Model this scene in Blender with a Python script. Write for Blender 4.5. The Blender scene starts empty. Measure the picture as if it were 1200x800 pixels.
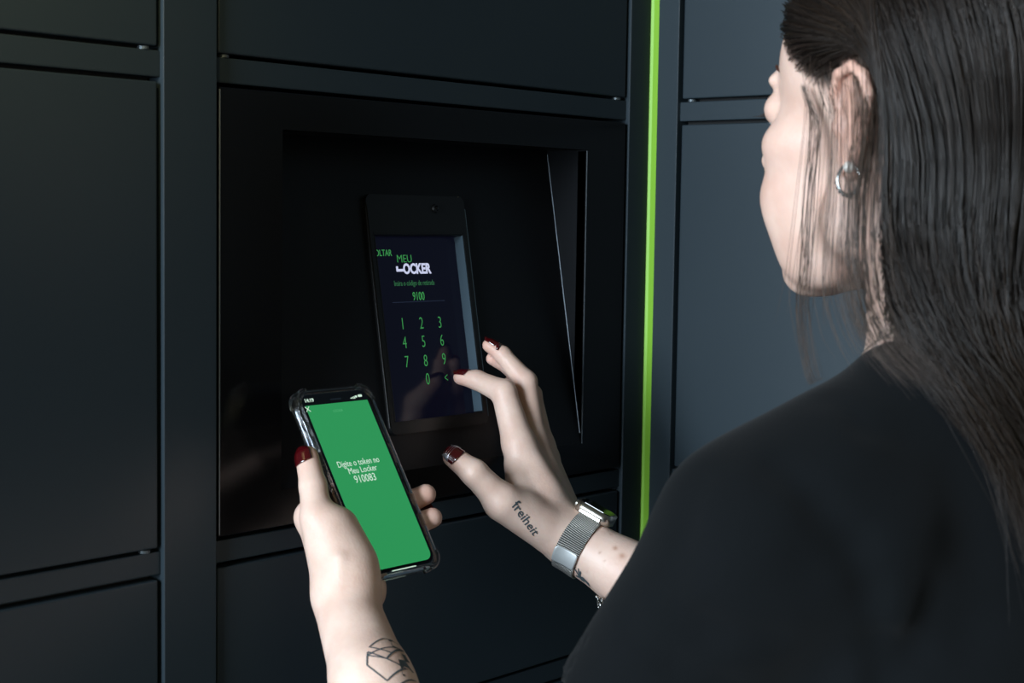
import bpy, bmesh, math, random
import numpy as np
from mathutils import Vector, Matrix
from mathutils.bvhtree import BVHTree

SC = bpy.context.scene
COL = SC.collection
random.seed(7)
rng = np.random.default_rng(7)

# ---------------------------------------------------------------- camera
YAW, PITCH, ROLL, FPX = math.radians(49.32), math.radians(4.35), math.radians(0.85), 1900.0
CAM = np.array([0.0, 0.0, 1.45])
cf = np.array([math.sin(YAW)*math.cos(PITCH), math.cos(YAW)*math.cos(PITCH), -math.sin(PITCH)])
_r = np.array([math.cos(YAW), -math.sin(YAW), 0.0]); _u = np.cross(_r, cf)
cr = math.cos(ROLL)*_r + math.sin(ROLL)*_u
cu = -math.sin(ROLL)*_r + math.cos(ROLL)*_u
cam_data = bpy.data.cameras.new('camera'); cam = bpy.data.objects.new('camera', cam_data); COL.objects.link(cam)
M = Matrix(((cr[0], cu[0], -cf[0], CAM[0]), (cr[1], cu[1], -cf[1], CAM[1]), (cr[2], cu[2], -cf[2], CAM[2]), (0, 0, 0, 1)))
cam.matrix_world = M
cam_data.sensor_width = 36.0
cam_data.lens = FPX/1200*36.0
cam_data.clip_start = 0.05
cam_data.dof.use_dof = True
cam_data.dof.focus_distance = 1.36
cam_data.dof.aperture_fstop = 11.0
SC.camera = cam

# ---------------------------------------------------------------- world, light, exposure
world = bpy.data.worlds.new('world'); SC.world = world; world.use_nodes = True
bg = world.node_tree.nodes['Background']
bg.inputs[0].default_value = (0.92, 1.0, 0.78, 1); bg.inputs[1].default_value = 0.06
SC.view_settings.view_transform = 'Standard'; SC.view_settings.look = 'None'
SC.view_settings.exposure = 0.0; SC.view_settings.gamma = 1.0; SC.view_settings.use_curve_mapping = False

def area(name, loc, target, sx, sy, power, color):
    l = bpy.data.lights.new(name, 'AREA'); l.shape = 'RECTANGLE'; l.size = sx; l.size_y = sy
    l.energy = power; l.color = color
    o = bpy.data.objects.new(name, l); COL.objects.link(o)
    o.location = loc
    o.rotation_euler = (Vector(target)-Vector(loc)).to_track_quat('-Z', 'Y').to_euler()
    return o
area('window_daylight', (-2.7, 0.60, 1.95), (1.0, 0.55, 1.3), 1.3, 1.7, 285, (0.77, 0.90, 1.02))
area('warm_fill_light', (-1.2, -3.0, 2.0), (0.9, 0.6, 1.3), 1.2, 1.4, 16, (1.0, 0.90, 0.55))  # unseen warm fill, added to lift the shaded sides
sl = bpy.data.lights.new('ceiling_spotlight', 'SPOT'); sl.energy = 170; sl.color = (1.0, .80, .38); sl.spot_size = math.radians(30); sl.spot_blend = 1.0; sl.shadow_soft_size = .06
so_ = bpy.data.objects.new('ceiling_spotlight', sl); COL.objects.link(so_); so_.location = (-.25, .30, 2.45)
so_.rotation_euler = (Vector((.36, .96, 1.88))-so_.location).to_track_quat('-Z', 'Y').to_euler()

# ---------------------------------------------------------------- helpers
def at(x, y, d):
    """point of the room that lies d metres in front of the lens, seen at photo position x, y"""
    return CAM + (cf + cr*(x-600)/FPX - cu*(y-400)/FPX)*d
def nrm(v):
    v = np.asarray(v, float); return v/np.linalg.norm(v)

def empty(name, loc=(0, 0, 0), label=None, cat=None, group=None):
    o = bpy.data.objects.new(name, None); COL.objects.link(o); o.location = loc; o.empty_display_size = .05
    return tag(o, label, cat, group)
def tag(o, label=None, cat=None, group=None, kind=None):
    if label: o['label'] = label
    if cat: o['category'] = cat
    if group: o['group'] = group
    if kind: o['kind'] = kind
    return o
def child(o, parent):
    o.parent = parent
    if parent is not None:
        o.matrix_parent_inverse = Matrix.Identity(4)
        # keep meshes written in world coordinates where they are
        inv = Matrix.Translation(-parent.location) if parent.type == 'EMPTY' else Matrix.Identity(4)
        o.matrix_parent_inverse = inv
    return o
def mk(name, me, mat, parent=None, smooth=False):
    o = bpy.data.objects.new(name, me); COL.objects.link(o)
    if mat is not None: me.materials.append(mat)
    if smooth: me.polygons.foreach_set('use_smooth', np.ones(len(me.polygons), bool))
    if parent is not None: child(o, parent)
    return o
def raw(name, verts, faces):
    me = bpy.data.meshes.new(name); me.from_pydata([tuple(map(float, v)) for v in verts], [], faces); me.update(); return me
def bm_mesh(name, bm):
    bmesh.ops.recalc_face_normals(bm, faces=bm.faces)
    me = bpy.data.meshes.new(name); bm.to_mesh(me); bm.free(); return me
def add_box(bm, lo, hi, bevel=0.0, seg=2, mat=None):
    b = bmesh.new(); bmesh.ops.create_cube(b, size=1)
    lo = Vector(lo); hi = Vector(hi)
    for v in b.verts: v.co = Vector([lo[i] + (v.co[i]+.5)*(hi[i]-lo[i]) for i in range(3)])
    if bevel: bmesh.ops.bevel(b, geom=b.edges[:], offset=bevel, segments=seg, affect='EDGES', profile=.6)
    if mat is not None: bmesh.ops.transform(b, matrix=mat, verts=b.verts)
    t = bpy.data.meshes.new('t'); b.to_mesh(t); b.free(); bm.from_mesh(t); bpy.data.meshes.remove(t)
def box(name, lo, hi, mat, parent=None, bevel=0.0, seg=2, xf=None):
    bm = bmesh.new(); add_box(bm, lo, hi, bevel, seg, xf)
    return mk(name, bm_mesh(name, bm), mat, parent, smooth=False)
def frame_mat(o, x, y, z):
    return Matrix(((x[0], y[0], z[0], o[0]), (x[1], y[1], z[1], o[1]), (x[2], y[2], z[2], o[2]), (0, 0, 0, 1)))
def prism(bm, poly, z0, z1, mat=None):
    """closed prism over a 2D outline (local xy), z0..z1"""
    n = len(poly)
    vs = [bm.verts.new((p[0], p[1], z)) for z in (z0, z1) for p in poly]
    bm.faces.new(vs[:n][::-1]); bm.faces.new(vs[n:])
    for i in range(n): bm.faces.new((vs[i], vs[(i+1) % n], vs[n+(i+1) % n], vs[n+i]))
    if mat is not None:
        for v in vs: v.co = mat @ v.co
def rrect(w, h, r, seg=6, cx=0, cy=0):
    pts = []
    for sx, sy, a0 in ((1, 1, 0), (-1, 1, 90), (-1, -1, 180), (1, -1, 270)):
        for i in range(seg+1):
            a = math.radians(a0 + 90*i/seg)
            pts.append((cx + sx*(w/2-r) + r*math.cos(a), cy + sy*(h/2-r) + r*math.sin(a)))
    return pts
def ring(bm, outer, inner, z0, z1, mat=None):
    """frame between two outlines of equal count"""
    n = len(outer)
    L = [[bm.verts.new((p[0], p[1], z)) for p in poly] for poly, z in ((outer, z0), (outer, z1), (inner, z1), (inner, z0))]
    for a in range(4):
        A = L[a]; B = L[(a+1) % 4]
        for i in range(n): bm.faces.new((A[i], A[(i+1) % n], B[(i+1) % n], B[i]))
    if mat is not None:
        for l in L:
            for v in l: v.co = mat @ v.co
def tube(bm, pts, r, seg=8, closed=False):
    pts = [Vector(p) for p in pts]; n = len(pts)
    rr = r if hasattr(r, '__len__') else [r]*n
    prev = None; rings = []
    for i, p in enumerate(pts):
        a = pts[(i-1) % n] if (closed or i > 0) else p
        b = pts[(i+1) % n] if (closed or i < n-1) else p
        t = (b-a).normalized()
        if prev is None: prev = t.orthogonal().normalized()
        prev = (prev - t*prev.dot(t)).normalized(); q = t.cross(prev)
        rings.append([bm.verts.new(p + (prev*math.cos(2*math.pi*k/seg)+q*math.sin(2*math.pi*k/seg))*rr[i]) for k in range(seg)])
    for i in range(n if closed else n-1):
        A = rings[i]; B = rings[(i+1) % n]
        for k in range(seg): bm.faces.new((A[k], A[(k+1) % seg], B[(k+1) % seg], B[k]))
    if not closed:
        bm.faces.new(rings[0][::-1]); bm.faces.new(rings[-1])

# ---------------------------------------------------------------- materials
def srgb(r, g, b):
    return tuple(((c/255)/12.92 if c/255 <= .04045 else ((c/255+.055)/1.055)**2.4) for c in (r, g, b)) + (1,)
def material(name, color, rough=.5, metal=0, spec=.5, emit=None, estr=0, **kw):
    m = bpy.data.materials.new(name); m.use_nodes = True
    p = m.node_tree.nodes['Principled BSDF']
    p.inputs['Base Color'].default_value = color if len(color) == 4 else tuple(color)+(1,)
    p.inputs['Roughness'].default_value = rough; p.inputs['Metallic'].default_value = metal
    p.inputs['Specular IOR Level'].default_value = spec
    if emit: p.inputs['Emission Color'].default_value = emit; p.inputs['Emission Strength'].default_value = estr
    for k, v in kw.items(): p.inputs[k].default_value = v
    return m
def noise_bump(m, scale, strength, dist=.001, detail=3, vary=None, rough_var=None):
    nt = m.node_tree; p = nt.nodes['Principled BSDF']
    tc = nt.nodes.new('ShaderNodeTexCoord'); nz = nt.nodes.new('ShaderNodeTexNoise')
    nz.inputs['Scale'].default_value = scale; nz.inputs['Detail'].default_value = detail
    nt.links.new(tc.outputs['Object'], nz.inputs['Vector'])
    if strength:
        b = nt.nodes.new('ShaderNodeBump'); b.inputs['Strength'].default_value = strength; b.inputs['Distance'].default_value = dist
        nt.links.new(nz.outputs['Fac'], b.inputs['Height']); nt.links.new(b.outputs['Normal'], p.inputs['Normal'])
    if vary:
        n2 = nt.nodes.new('ShaderNodeTexNoise'); n2.inputs['Scale'].default_value = vary[2]; n2.inputs['Detail'].default_value = 4
        nt.links.new(tc.outputs['Object'], n2.inputs['Vector'])
        mx = nt.nodes.new('ShaderNodeMix'); mx.data_type = 'RGBA'
        mx.inputs['A'].default_value = vary[0]; mx.inputs['B'].default_value = vary[1]
        nt.links.new(n2.outputs['Fac'], mx.inputs['Factor']); nt.links.new(mx.outputs['Result'], p.inputs['Base Color'])
    return m

m_paint = noise_bump(material('anthracite_powder_coat', srgb(37, 47, 53), .42, 0, .35), 1400, .12, .0004, 2, vary=(srgb(36, 46, 52), srgb(39, 49, 55), 5))
m_dark = material('locker_inside', srgb(14, 16, 18), .8)
m_gloss = noise_bump(material('gloss_black_kiosk', srgb(8, 8, 9), .22, 0, .4), 60, .015, .0005)
m_satin = noise_bump(material('satin_black_panel', srgb(11, 13, 16), .38, 0, .3), 1500, .1, .0003)
m_green = material('lime_green_paint', srgb(140, 198, 62), .4, 0, .4)
m_housing = material('black_plastic_housing', srgb(12, 13, 14), .35, 0, .5)
m_inlip = material('lit_side_grey', srgb(66, 81, 91), .4, 0, .4)  # paler than the black housing: light on right lip and rail, put into colour
m_edge = material('edge_highlight_grey', srgb(120, 130, 138), .4, .3)  # pale grey that paints the highlights on kiosk edges
m_display = material('dark_blue_display', srgb(5, 6, 12), .11, 0, .28, emit=srgb(12, 14, 30), estr=.55)
m_glyph = material('green_display_glyphs', (0, 0, 0, 1), .5, 0, 0, emit=srgb(58, 142, 76), estr=1.0)
m_glyph_dim = material('dim_green_glyphs', (0, 0, 0, 1), .5, 0, 0, emit=srgb(44, 96, 62), estr=1.0)
m_glyph_white = material('white_display_glyphs', (0, 0, 0, 1), .5, 0, 0, emit=srgb(200, 205, 235), estr=1.0)
m_glyph_line = material('grey_display_rule', (0, 0, 0, 1), .5, 0, 0, emit=srgb(34, 42, 58), estr=1.0)
m_metal = material('polished_steel', srgb(190, 190, 188), .22, 1)
m_steel_pin = material('zinc_pin', srgb(84, 92, 96), .45, .6)
m_lens = material('camera_glass', srgb(4, 4, 6), .04, 0, .8)
m_floor = noise_bump(material('grey_floor', srgb(86, 86, 84), .55, 0, .4), 40, .1, .001, 4, vary=(srgb(78, 78, 77), srgb(96, 95, 92), 6))
m_wall = noise_bump(material('painted_wall', srgb(96, 98, 100), .8), 300, .1, .0005)

# ---------------------------------------------------------------- setting
WY = 0.960          # plane of the main locker doors
CX = 1.3253         # plane of the side locker doors
bm = bmesh.new(); add_box(bm, (-3.2, -3.6, -.05), (2.1, 1.62, 0)); f = mk('floor', bm_mesh('floor', bm), m_floor); tag(f, kind='structure')
bm = bmesh.new(); add_box(bm, (-3.2, 1.50, 0), (2.1, 1.62, 2.7)); w = mk('wall_back', bm_mesh('wall_back', bm), m_wall); tag(w, kind='structure')
bm = bmesh.new(); add_box(bm, (1.90, -3.6, 0), (2.1, 1.50, 2.7)); w = mk('wall_right', bm_mesh('wall_right', bm), m_wall); tag(w, kind='structure')

# ---------------------------------------------------------------- lockers
ROWS = [(0.10, 0.47), (0.4885, 0.833), (0.8505, 1.0095), (1.0268, 1.1852), (1.2024, 1.5472), (1.5660, 1.9100), (1.9280, 2.08)]
pin_mesh = None
def locker_column(xf, w, label, skip=None, post_l=.0485, post_r=0.0, first_row_label=None):
    """front lies in local xz, local -y towards the room; opening from x=0 to w, posts outside it"""
    root = empty('locker_column', (0, 0, 0), label, 'locker', 'anthracite locker columns')
    root.matrix_world = xf
    def add(name, bm, mat):
        me = bm_mesh(name, bm); o = bpy.data.objects.new(name, me); COL.objects.link(o); me.materials.append(mat); o.parent = root; return o
    bm = bmesh.new(); add_box(bm, (-.001, .34, .0), (w+.001, .36, 2.1)); add_box(bm, (-.004, .02, .0), (-.001, .36, 2.1)); add_box(bm, (w+.001, .02, .0), (w+.004, .36, 2.1))
    add_box(bm, (0, .02, 2.095), (w, .36, 2.1)); add('carcass', bm, m_dark)
    bm = bmesh.new(); add_box(bm, (0.002, .012, .02), (w-.002, .016, 2.09)); 
    if skip is None: add('backing_sheet', bm, m_dark)
    else: bm.free()
    bm = bmesh.new(); add_box(bm, (-post_l, -.0042, 0), (0, .03, 2.1), .0009, 3); add('post', bm, m_paint)
    if post_r:
        bm = bmesh.new(); add_box(bm, (w, -.0042, 0), (w+post_r, .03, 2.1), .0009, 3); add('post', bm, m_paint)
    edges = [0.0] + [z for r in ROWS for z in r] + [2.1]
    for i in range(0, len(edges)-1, 2):
        bm = bmesh.new(); add_box(bm, (0, .0, edges[i]), (w, .028, edges[i+1]), .001, 2); add('rail', bm, m_paint)
    for k, (z0, z1) in enumerate(ROWS):
        if skip == k: continue
        bm = bmesh.new(); add_box(bm, (.0035, -.0015, z0+.003), (w-.0035, .011, z1-.0035), .0016, 3); d = add('door', bm, m_paint)
        for x, z in ((.012, z0+.0012), (w-.012, z0+.0012)):
            b = bmesh.new()
            bmesh.ops.create_cone(b, cap_ends=True, segments=14, radius1=.0042, radius2=.0042, depth=.0022, matrix=Matrix.Translation((x, .0035, z)))
            me = bm_mesh('hinge_pin', b); o = bpy.data.objects.new('hinge_pin', me); COL.objects.link(o); me.materials.append(m_steel_pin); o.parent = d
    return root
X0 = .7732; XW = 1.2832 - .7732
locker_column(Matrix.Translation((X0, WY, 0)), XW, 'anthracite locker column in the middle, holding the black touch screen kiosk', skip=4, post_r=.0318)
pitch = XW + .0485
locker_column(Matrix.Translation((X0-pitch, WY, 0)), XW, 'anthracite locker column at the left edge, beside the kiosk column')
locker_column(Matrix.Translation((X0-2*pitch, WY, 0)), XW, 'anthracite locker column farthest left, out past the left edge of the view')
# side run: local x runs towards the room (-Y), local -y is -X
side = Matrix(((0, 1, 0, CX), (-1, 0, 0, .9257), (0, 0, 1, 0), (0, 0, 0, 1)))
locker_column(side, XW, 'blue-grey lit locker column on the side wall, right of the lime green strip, behind the woman', post_l=.0270)
side2 = Matrix(((0, 1, 0, CX), (-1, 0, 0, .9257-pitch), (0, 0, 1, 0), (0, 0, 0, 1)))
locker_column(side2, XW, 'locker column on the side wall, out past the right edge of the view')

bm = bmesh.new()
poly = [(1.3150, .9650), (1.3150, .9575), (1.3172, .9535), (1.3210, .9500), (1.3255, .9492), (1.3290, .9520), (1.3290, .9650)]
prism(bm, poly, 0.0, 2.1)
tag(mk('corner_strip', bm_mesh('corner_strip', bm), m_green), 'bright lime green vertical strip in the corner between the two locker runs', 'trim')

# ---------------------------------------------------------------- kiosk
kx0, kx1, kz0, kz1 = X0+.0035, X0+XW-.0035, 1.2055, 1.5442
rx0, rx1, rzt = .8385, 1.2195, 1.5155           # opening of the recess
Bz, By = 1.2350, .9580                           # foot of the sloping panel
slope = nrm([0, .0449, .2595]); pn = np.array([0, -slope[2], slope[1]])   # panel up direction, outward normal
PB = np.array([1.0, .9613, 1.2548])              # a point on the panel
def panY(z): return PB[1] + (z-PB[2])*slope[1]/slope[2]
kiosk = empty('touch_kiosk', (0, 0, 0), 'glossy black kiosk front with a deep sloping recess and a touch terminal', 'kiosk')
bm = bmesh.new()
T = .012; yf = WY-.0022
zb = 1.2350
def quad(bm, a, b, c, d): bm.faces.new([bm.verts.new(p) for p in (a, b, c, d)])
# four-sided fascia around the recess, one bevelled sheet
add_box(bm, (kx0, yf, rzt), (kx1, yf+T, kz1), .0012)
add_box(bm, (kx0, yf, kz0), (rx0, yf+T, rzt-.00001), .0012)
add_box(bm, (rx1, yf, kz0), (kx1, yf+T, rzt-.00001), .0012)
add_box(bm, (rx0-.002, yf, kz0), (rx1+.002, yf+T, zb), .0012)
mk('fascia', bm_mesh('fascia', bm), m_gloss, kiosk)
# seamless face sheet hides joints of the four strips
bm = bmesh.new()
ov = [(kx0+.001, kz0+.001), (kx1-.001, kz0+.001), (kx1-.001, kz1-.001), (kx0+.001, kz1-.001)]
iv = [(rx0, zb), (rx1, zb), (rx1, rzt), (rx0, rzt)]
V = [bm.verts.new((p[0], yf-.0006, p[1])) for p in ov+iv] + [bm.verts.new((p[0], yf+.0004, p[1])) for p in ov+iv]
for i in range(4):
    j = (i+1) % 4
    bm.faces.new((V[i], V[j], V[4+j], V[4+i])); bm.faces.new((V[8+i], V[8+j], V[j], V[i])); bm.faces.new((V[4+i], V[4+j], V[12+j], V[12+i]))
mk('face_sheet', bm_mesh('face_sheet', bm), m_gloss, kiosk)
yt = panY(rzt)
bm = bmesh.new()
def wedge(bm, x0, x1):
    a = [(x, y, z) for x in (x0, x1) for y, z in ((yf, zb), (yf, rzt), (yt+.012, rzt), (panY(zb)+.012, zb))]
    v = [bm.verts.new(p) for p in a]
    for q in ((0, 1, 2, 3), (7, 6, 5, 4), (0, 4, 5, 1), (1, 5, 6, 2), (2, 6, 7, 3), (3, 7, 4, 0)): bm.faces.new([v[i] for i in q])
wedge(bm, rx1, rx1+.003); mk('recess_side', bm_mesh('recess_side', bm), m_satin, kiosk)
bm = bmesh.new(); wedge(bm, rx0-.003, rx0); mk('recess_side', bm_mesh('recess_side', bm), m_satin, kiosk)
box('recess_top', (rx0-.003, yf, rzt), (rx1+.003, yt+.012, rzt+.003), m_satin, kiosk)
bm = bmesh.new()
PM = frame_mat(PB, (1, 0, 0), slope, -pn*-1)     # local x right, y up the slope, z out of the panel
Ls = (rzt-PB[2])/slope[2]
xa, xb = rx0-1.0, rx1-1.0-.0012
ring(bm, [(xa, -.022), (xb, -.022), (xb, Ls), (xa, Ls)], [(-.033, .0195), (.0820, .0195), (.0820, .1835), (-.033, .1835)], -.004, 0, PM)
mk('sloping_panel', bm_mesh('sloping_panel', bm), m_satin, kiosk)
# highlight down the right fold of the panel, added as a thin pale tube
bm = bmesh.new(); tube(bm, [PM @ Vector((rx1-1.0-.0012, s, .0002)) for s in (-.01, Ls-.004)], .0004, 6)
mk('fold_highlight', bm_mesh('fold_highlight', bm), m_edge, kiosk)
bm = bmesh.new(); tube(bm, [(kx0+.0004, yf-.0003, z) for z in (kz0+.002, kz1-.002)], .0006, 6)  # highlight on the left edge of the fascia, added as a pale tube
mk('sheet_edge_highlight', bm_mesh('sheet_edge_highlight', bm), m_edge, kiosk)
bm = bmesh.new(); tube(bm, [(rx1, yf-.0003, z) for z in (zb, rzt-.001)], .0005, 6)
mk('recess_lip', bm_mesh('recess_lip', bm), m_paint, kiosk)

# terminal: local frame of the panel, z outwards
term_c = (.0245, .1135)
TW, TH = .1235, .2060
HZ = .004
bm = bmesh.new()
outer = rrect(TW, TH, .007, 5, *term_c)
ox0, ox1, oy0, oy1 = -.0315, .0800, .0215, .1815
inner = rrect(ox1-ox0, oy1-oy0, .0006, 5, (ox0+ox1)/2, (oy0+oy1)/2)
ring(bm, outer, inner, -.012, HZ, PM)
bmesh.ops.bevel(bm, geom=[e for e in bm.edges if e.calc_length() > .05], offset=.0008, segments=2, affect='EDGES')
house = mk('terminal_housing', bm_mesh('terminal_housing', bm), m_housing, kiosk)
SD = -.0068                                       # depth of the display glass
def sub(name, bm, mat): return mk(name, bm_mesh(name, bm), mat, house)
bm = bmesh.new(); prism(bm, [(ox0, oy0), (ox1, oy0), (ox1, oy1), (ox0, oy1)], SD-.003, SD, PM); sub('display', bm, m_display)
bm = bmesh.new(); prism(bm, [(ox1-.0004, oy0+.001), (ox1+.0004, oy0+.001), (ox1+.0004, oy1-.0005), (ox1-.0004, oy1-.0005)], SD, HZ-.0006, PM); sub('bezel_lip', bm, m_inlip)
bm = bmesh.new(); prism(bm, [(ox0-.0004, oy0+.001), (ox0+.0004, oy0+.001), (ox0+.0004, oy1-.001), (ox0-.0004, oy1-.001)], SD, HZ+.0002, PM); sub('bezel_lip', bm, m_housing)
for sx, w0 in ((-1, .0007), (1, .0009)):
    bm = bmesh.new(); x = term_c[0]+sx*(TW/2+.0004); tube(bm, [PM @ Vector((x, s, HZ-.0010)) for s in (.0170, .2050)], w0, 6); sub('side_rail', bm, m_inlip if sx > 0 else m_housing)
bm = bmesh.new()
bmesh.ops.create_cone(bm, cap_ends=True, segments=20, radius1=.0042, radius2=.0036, depth=.002, matrix=PM @ Matrix.Translation((.0477, .2050, HZ+.0008))); sub('camera_ring', bm, m_housing)
bm = bmesh.new(); bmesh.ops.create_uvsphere(bm, u_segments=16, v_segments=10, radius=.0028, matrix=PM @ Matrix.Translation((.0477, .2050, HZ+.0005))); o = sub('camera_lens', bm, m_lens)

def text_mesh(s, size, mat4, bold=0.0, sx=1.0, align='LEFT', extrude=.00012, res=3, shear=0.0):
    cu_ = bpy.data.curves.new('t', 'FONT'); cu_.body = s; cu_.size = size; cu_.align_x = align; cu_.extrude = extrude; cu_.offset = bold; cu_.resolution_u = res; cu_.shear = shear
    o = bpy.data.objects.new('t', cu_); COL.objects.link(o); bpy.context.view_layer.update()
    me = bpy.data.meshes.new_from_object(o.evaluated_get(bpy.context.evaluated_depsgraph_get()))
    bpy.data.objects.remove(o); bpy.data.curves.remove(cu_)
    me.transform(mat4 @ Matrix.Diagonal((sx, 1, 1, 1)))
    return me
# place glyphs where the photograph shows them on the glass
def on_glass(x, y, xf=PM, z=SD):
    o = np.array((xf @ Vector((0, 0, z)))); n = np.array(xf.to_3x3() @ Vector((0, 0, 1)))
    k = cf + cr*(x-600)/FPX - cu*(y-400)/FPX
    p = CAM + k*(((o-CAM) @ n)/(k @ n)); q = xf.inverted() @ Vector(p); return q.x, q.y
def glass_text(name, s, lx, ly, size, mat, sx=1.0, bold=0.0, align='LEFT', xf=PM, z=SD, parent=None, extrude=.00012, shear=0.0):
    me = text_mesh(s, size, xf @ Matrix.Translation((lx, ly, z+.0001)), bold, sx, align, extrude, shear=shear)
    return mk(name, me, mat, parent or house)
gx = on_glass
lx, ly = gx(438.5, 300); glass_text('menu_word', 'VOLTAR', lx-.0028, ly, .0080, m_glyph, .80)
lx, ly = gx(465, 307.5); x2, _ = gx(486, 307); glass_text('logo_word', 'MEU', lx, ly, .0098, m_glyph, (x2-lx)/.0225, -.00012)
lx, ly = gx(473, 320.5); x2, _ = gx(508.5, 319.5); me_w = .0455
glass_text('logo_word', 'OCKER', lx, ly, .0124, m_glyph_white, (x2-lx)/.0455, .00045)
ax, ay = gx(464, 312); bx, by = gx(473.5, 320.0)
bm = bmesh.new(); t_ = .0022
prism(bm, [(ax, ay), (ax, by+.0015), (bx+.001, by+.0015), (bx+.001, by+.0015+t_), (ax+t_, by+.0015+t_), (ax+t_, ay)], SD, SD+.0003, PM); sub('logo_mark', bm, m_glyph_white)
lx, ly = gx(462, 335); x2, _ = gx(515, 333.5); glass_text('instruction_line', 'Insira o código de retirada', lx, ly, .0066, m_glyph_dim, (x2-lx)/.0795)
lx, ly = gx(491, 351.5); glass_text('entered_code', '9100', lx, ly, .0105, m_glyph, .72, 0, 'CENTER')
ax, ay = gx(460, 354.5); bx, by = gx(521, 352)
bm = bmesh.new(); prism(bm, [(ax, ay-.0003), (bx, ay-.0003), (bx, ay+.0003), (ax, ay+.0003)], SD, SD+.0002, PM); sub('entry_rule', bm, m_glyph_line)
for s, x, y in (('1', 472.5, 386), ('2', 494.5, 385), ('3', 516, 384), ('4', 475, 408), ('5', 497, 406.5), ('6', 518.5, 405), ('7', 477.5, 430.5), ('8', 499.5, 429), ('9', 521, 427), ('0', 502, 450.5), ('<', 523.5, 448)):
    lx, ly = gx(x, y); glass_text('key_digit' if s != '<' else 'key_arrow', s, lx, ly, .0150 if s != '<' else .0125, m_glyph, .70, -.00022, 'CENTER')

# ================================================================ implicit surfaces
class Cone:
    def __init__(s, a, b, ra, rb): s.a = np.asarray(a, float); s.b = np.asarray(b, float); s.ra = ra; s.rb = rb
    def f(s, P):
        ab = s.b-s.a; t = np.clip(((P-s.a) @ ab)/max(ab @ ab, 1e-12), 0, 1)
        return np.linalg.norm(P-s.a-t[:, None]*ab, axis=1) - (s.ra+(s.rb-s.ra)*t)
class Ell:
    def __init__(s, c, r, axes=None):
        s.c = np.asarray(c, float); s.r = np.asarray(r, float); s.A = np.eye(3) if axes is None else np.array([nrm(a) for a in axes])
    def f(s, P):
        q = (P-s.c) @ s.A.T; a = q/s.r; k0 = np.linalg.norm(a, axis=1); k1 = np.linalg.norm(a/s.r, axis=1)
        return k0*(k0-1)/np.maximum(k1, 1e-9)
class Half:      # solid side is where (p-c).n < 0
    always = True
    def __init__(s, c, n): s.c = np.asarray(c, float); s.n = nrm(n)
    def f(s, P): return (P-s.c) @ s.n
class U:
    def __init__(s, k, *ch): s.k = k; s.ch = ch
class Cut:       # base minus tool
    def __init__(s, k, base, tool): s.k = k; s.ch = (base, tool)
class And:
    def __init__(s, base, tool): s.ch = (base, tool)
class Disp:
    def __init__(s, fn, base): s.fn = fn; s.ch = (base,)
def smin(a, b, k):
    if k <= 0: return np.minimum(a, b)
    h = np.maximum(k-np.abs(a-b), 0)/k
    return np.minimum(a, b) - h*h*k*.25
def leaves(n, out):
    if hasattr(n, 'ch'):
        for c in n.ch: leaves(c, out)
    else: out.append(n)
    return out
def ev(n, P, act=None):
    if isinstance(n, U):
        d = None
        for c in n.ch:
            e = ev(c, P, act)
            if e is None: continue
            d = e if d is None else smin(d, e, n.k)
        return d
    if isinstance(n, Cut):
        a = ev(n.ch[0], P, act)
        if a is None: return None
        b = ev(n.ch[1], P, act)
        return a if b is None else -smin(-a, b, n.k)
    if isinstance(n, And):
        a = ev(n.ch[0], P, act)
        if a is None: return None
        return np.maximum(a, ev(n.ch[1], P, act))
    if isinstance(n, Disp):
        a = ev(n.ch[0], P, act)
        return None if a is None else a + n.fn(P)
    if act is not None and id(n) not in act and not hasattr(n, 'always'): return None
    return n.f(P)
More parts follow.
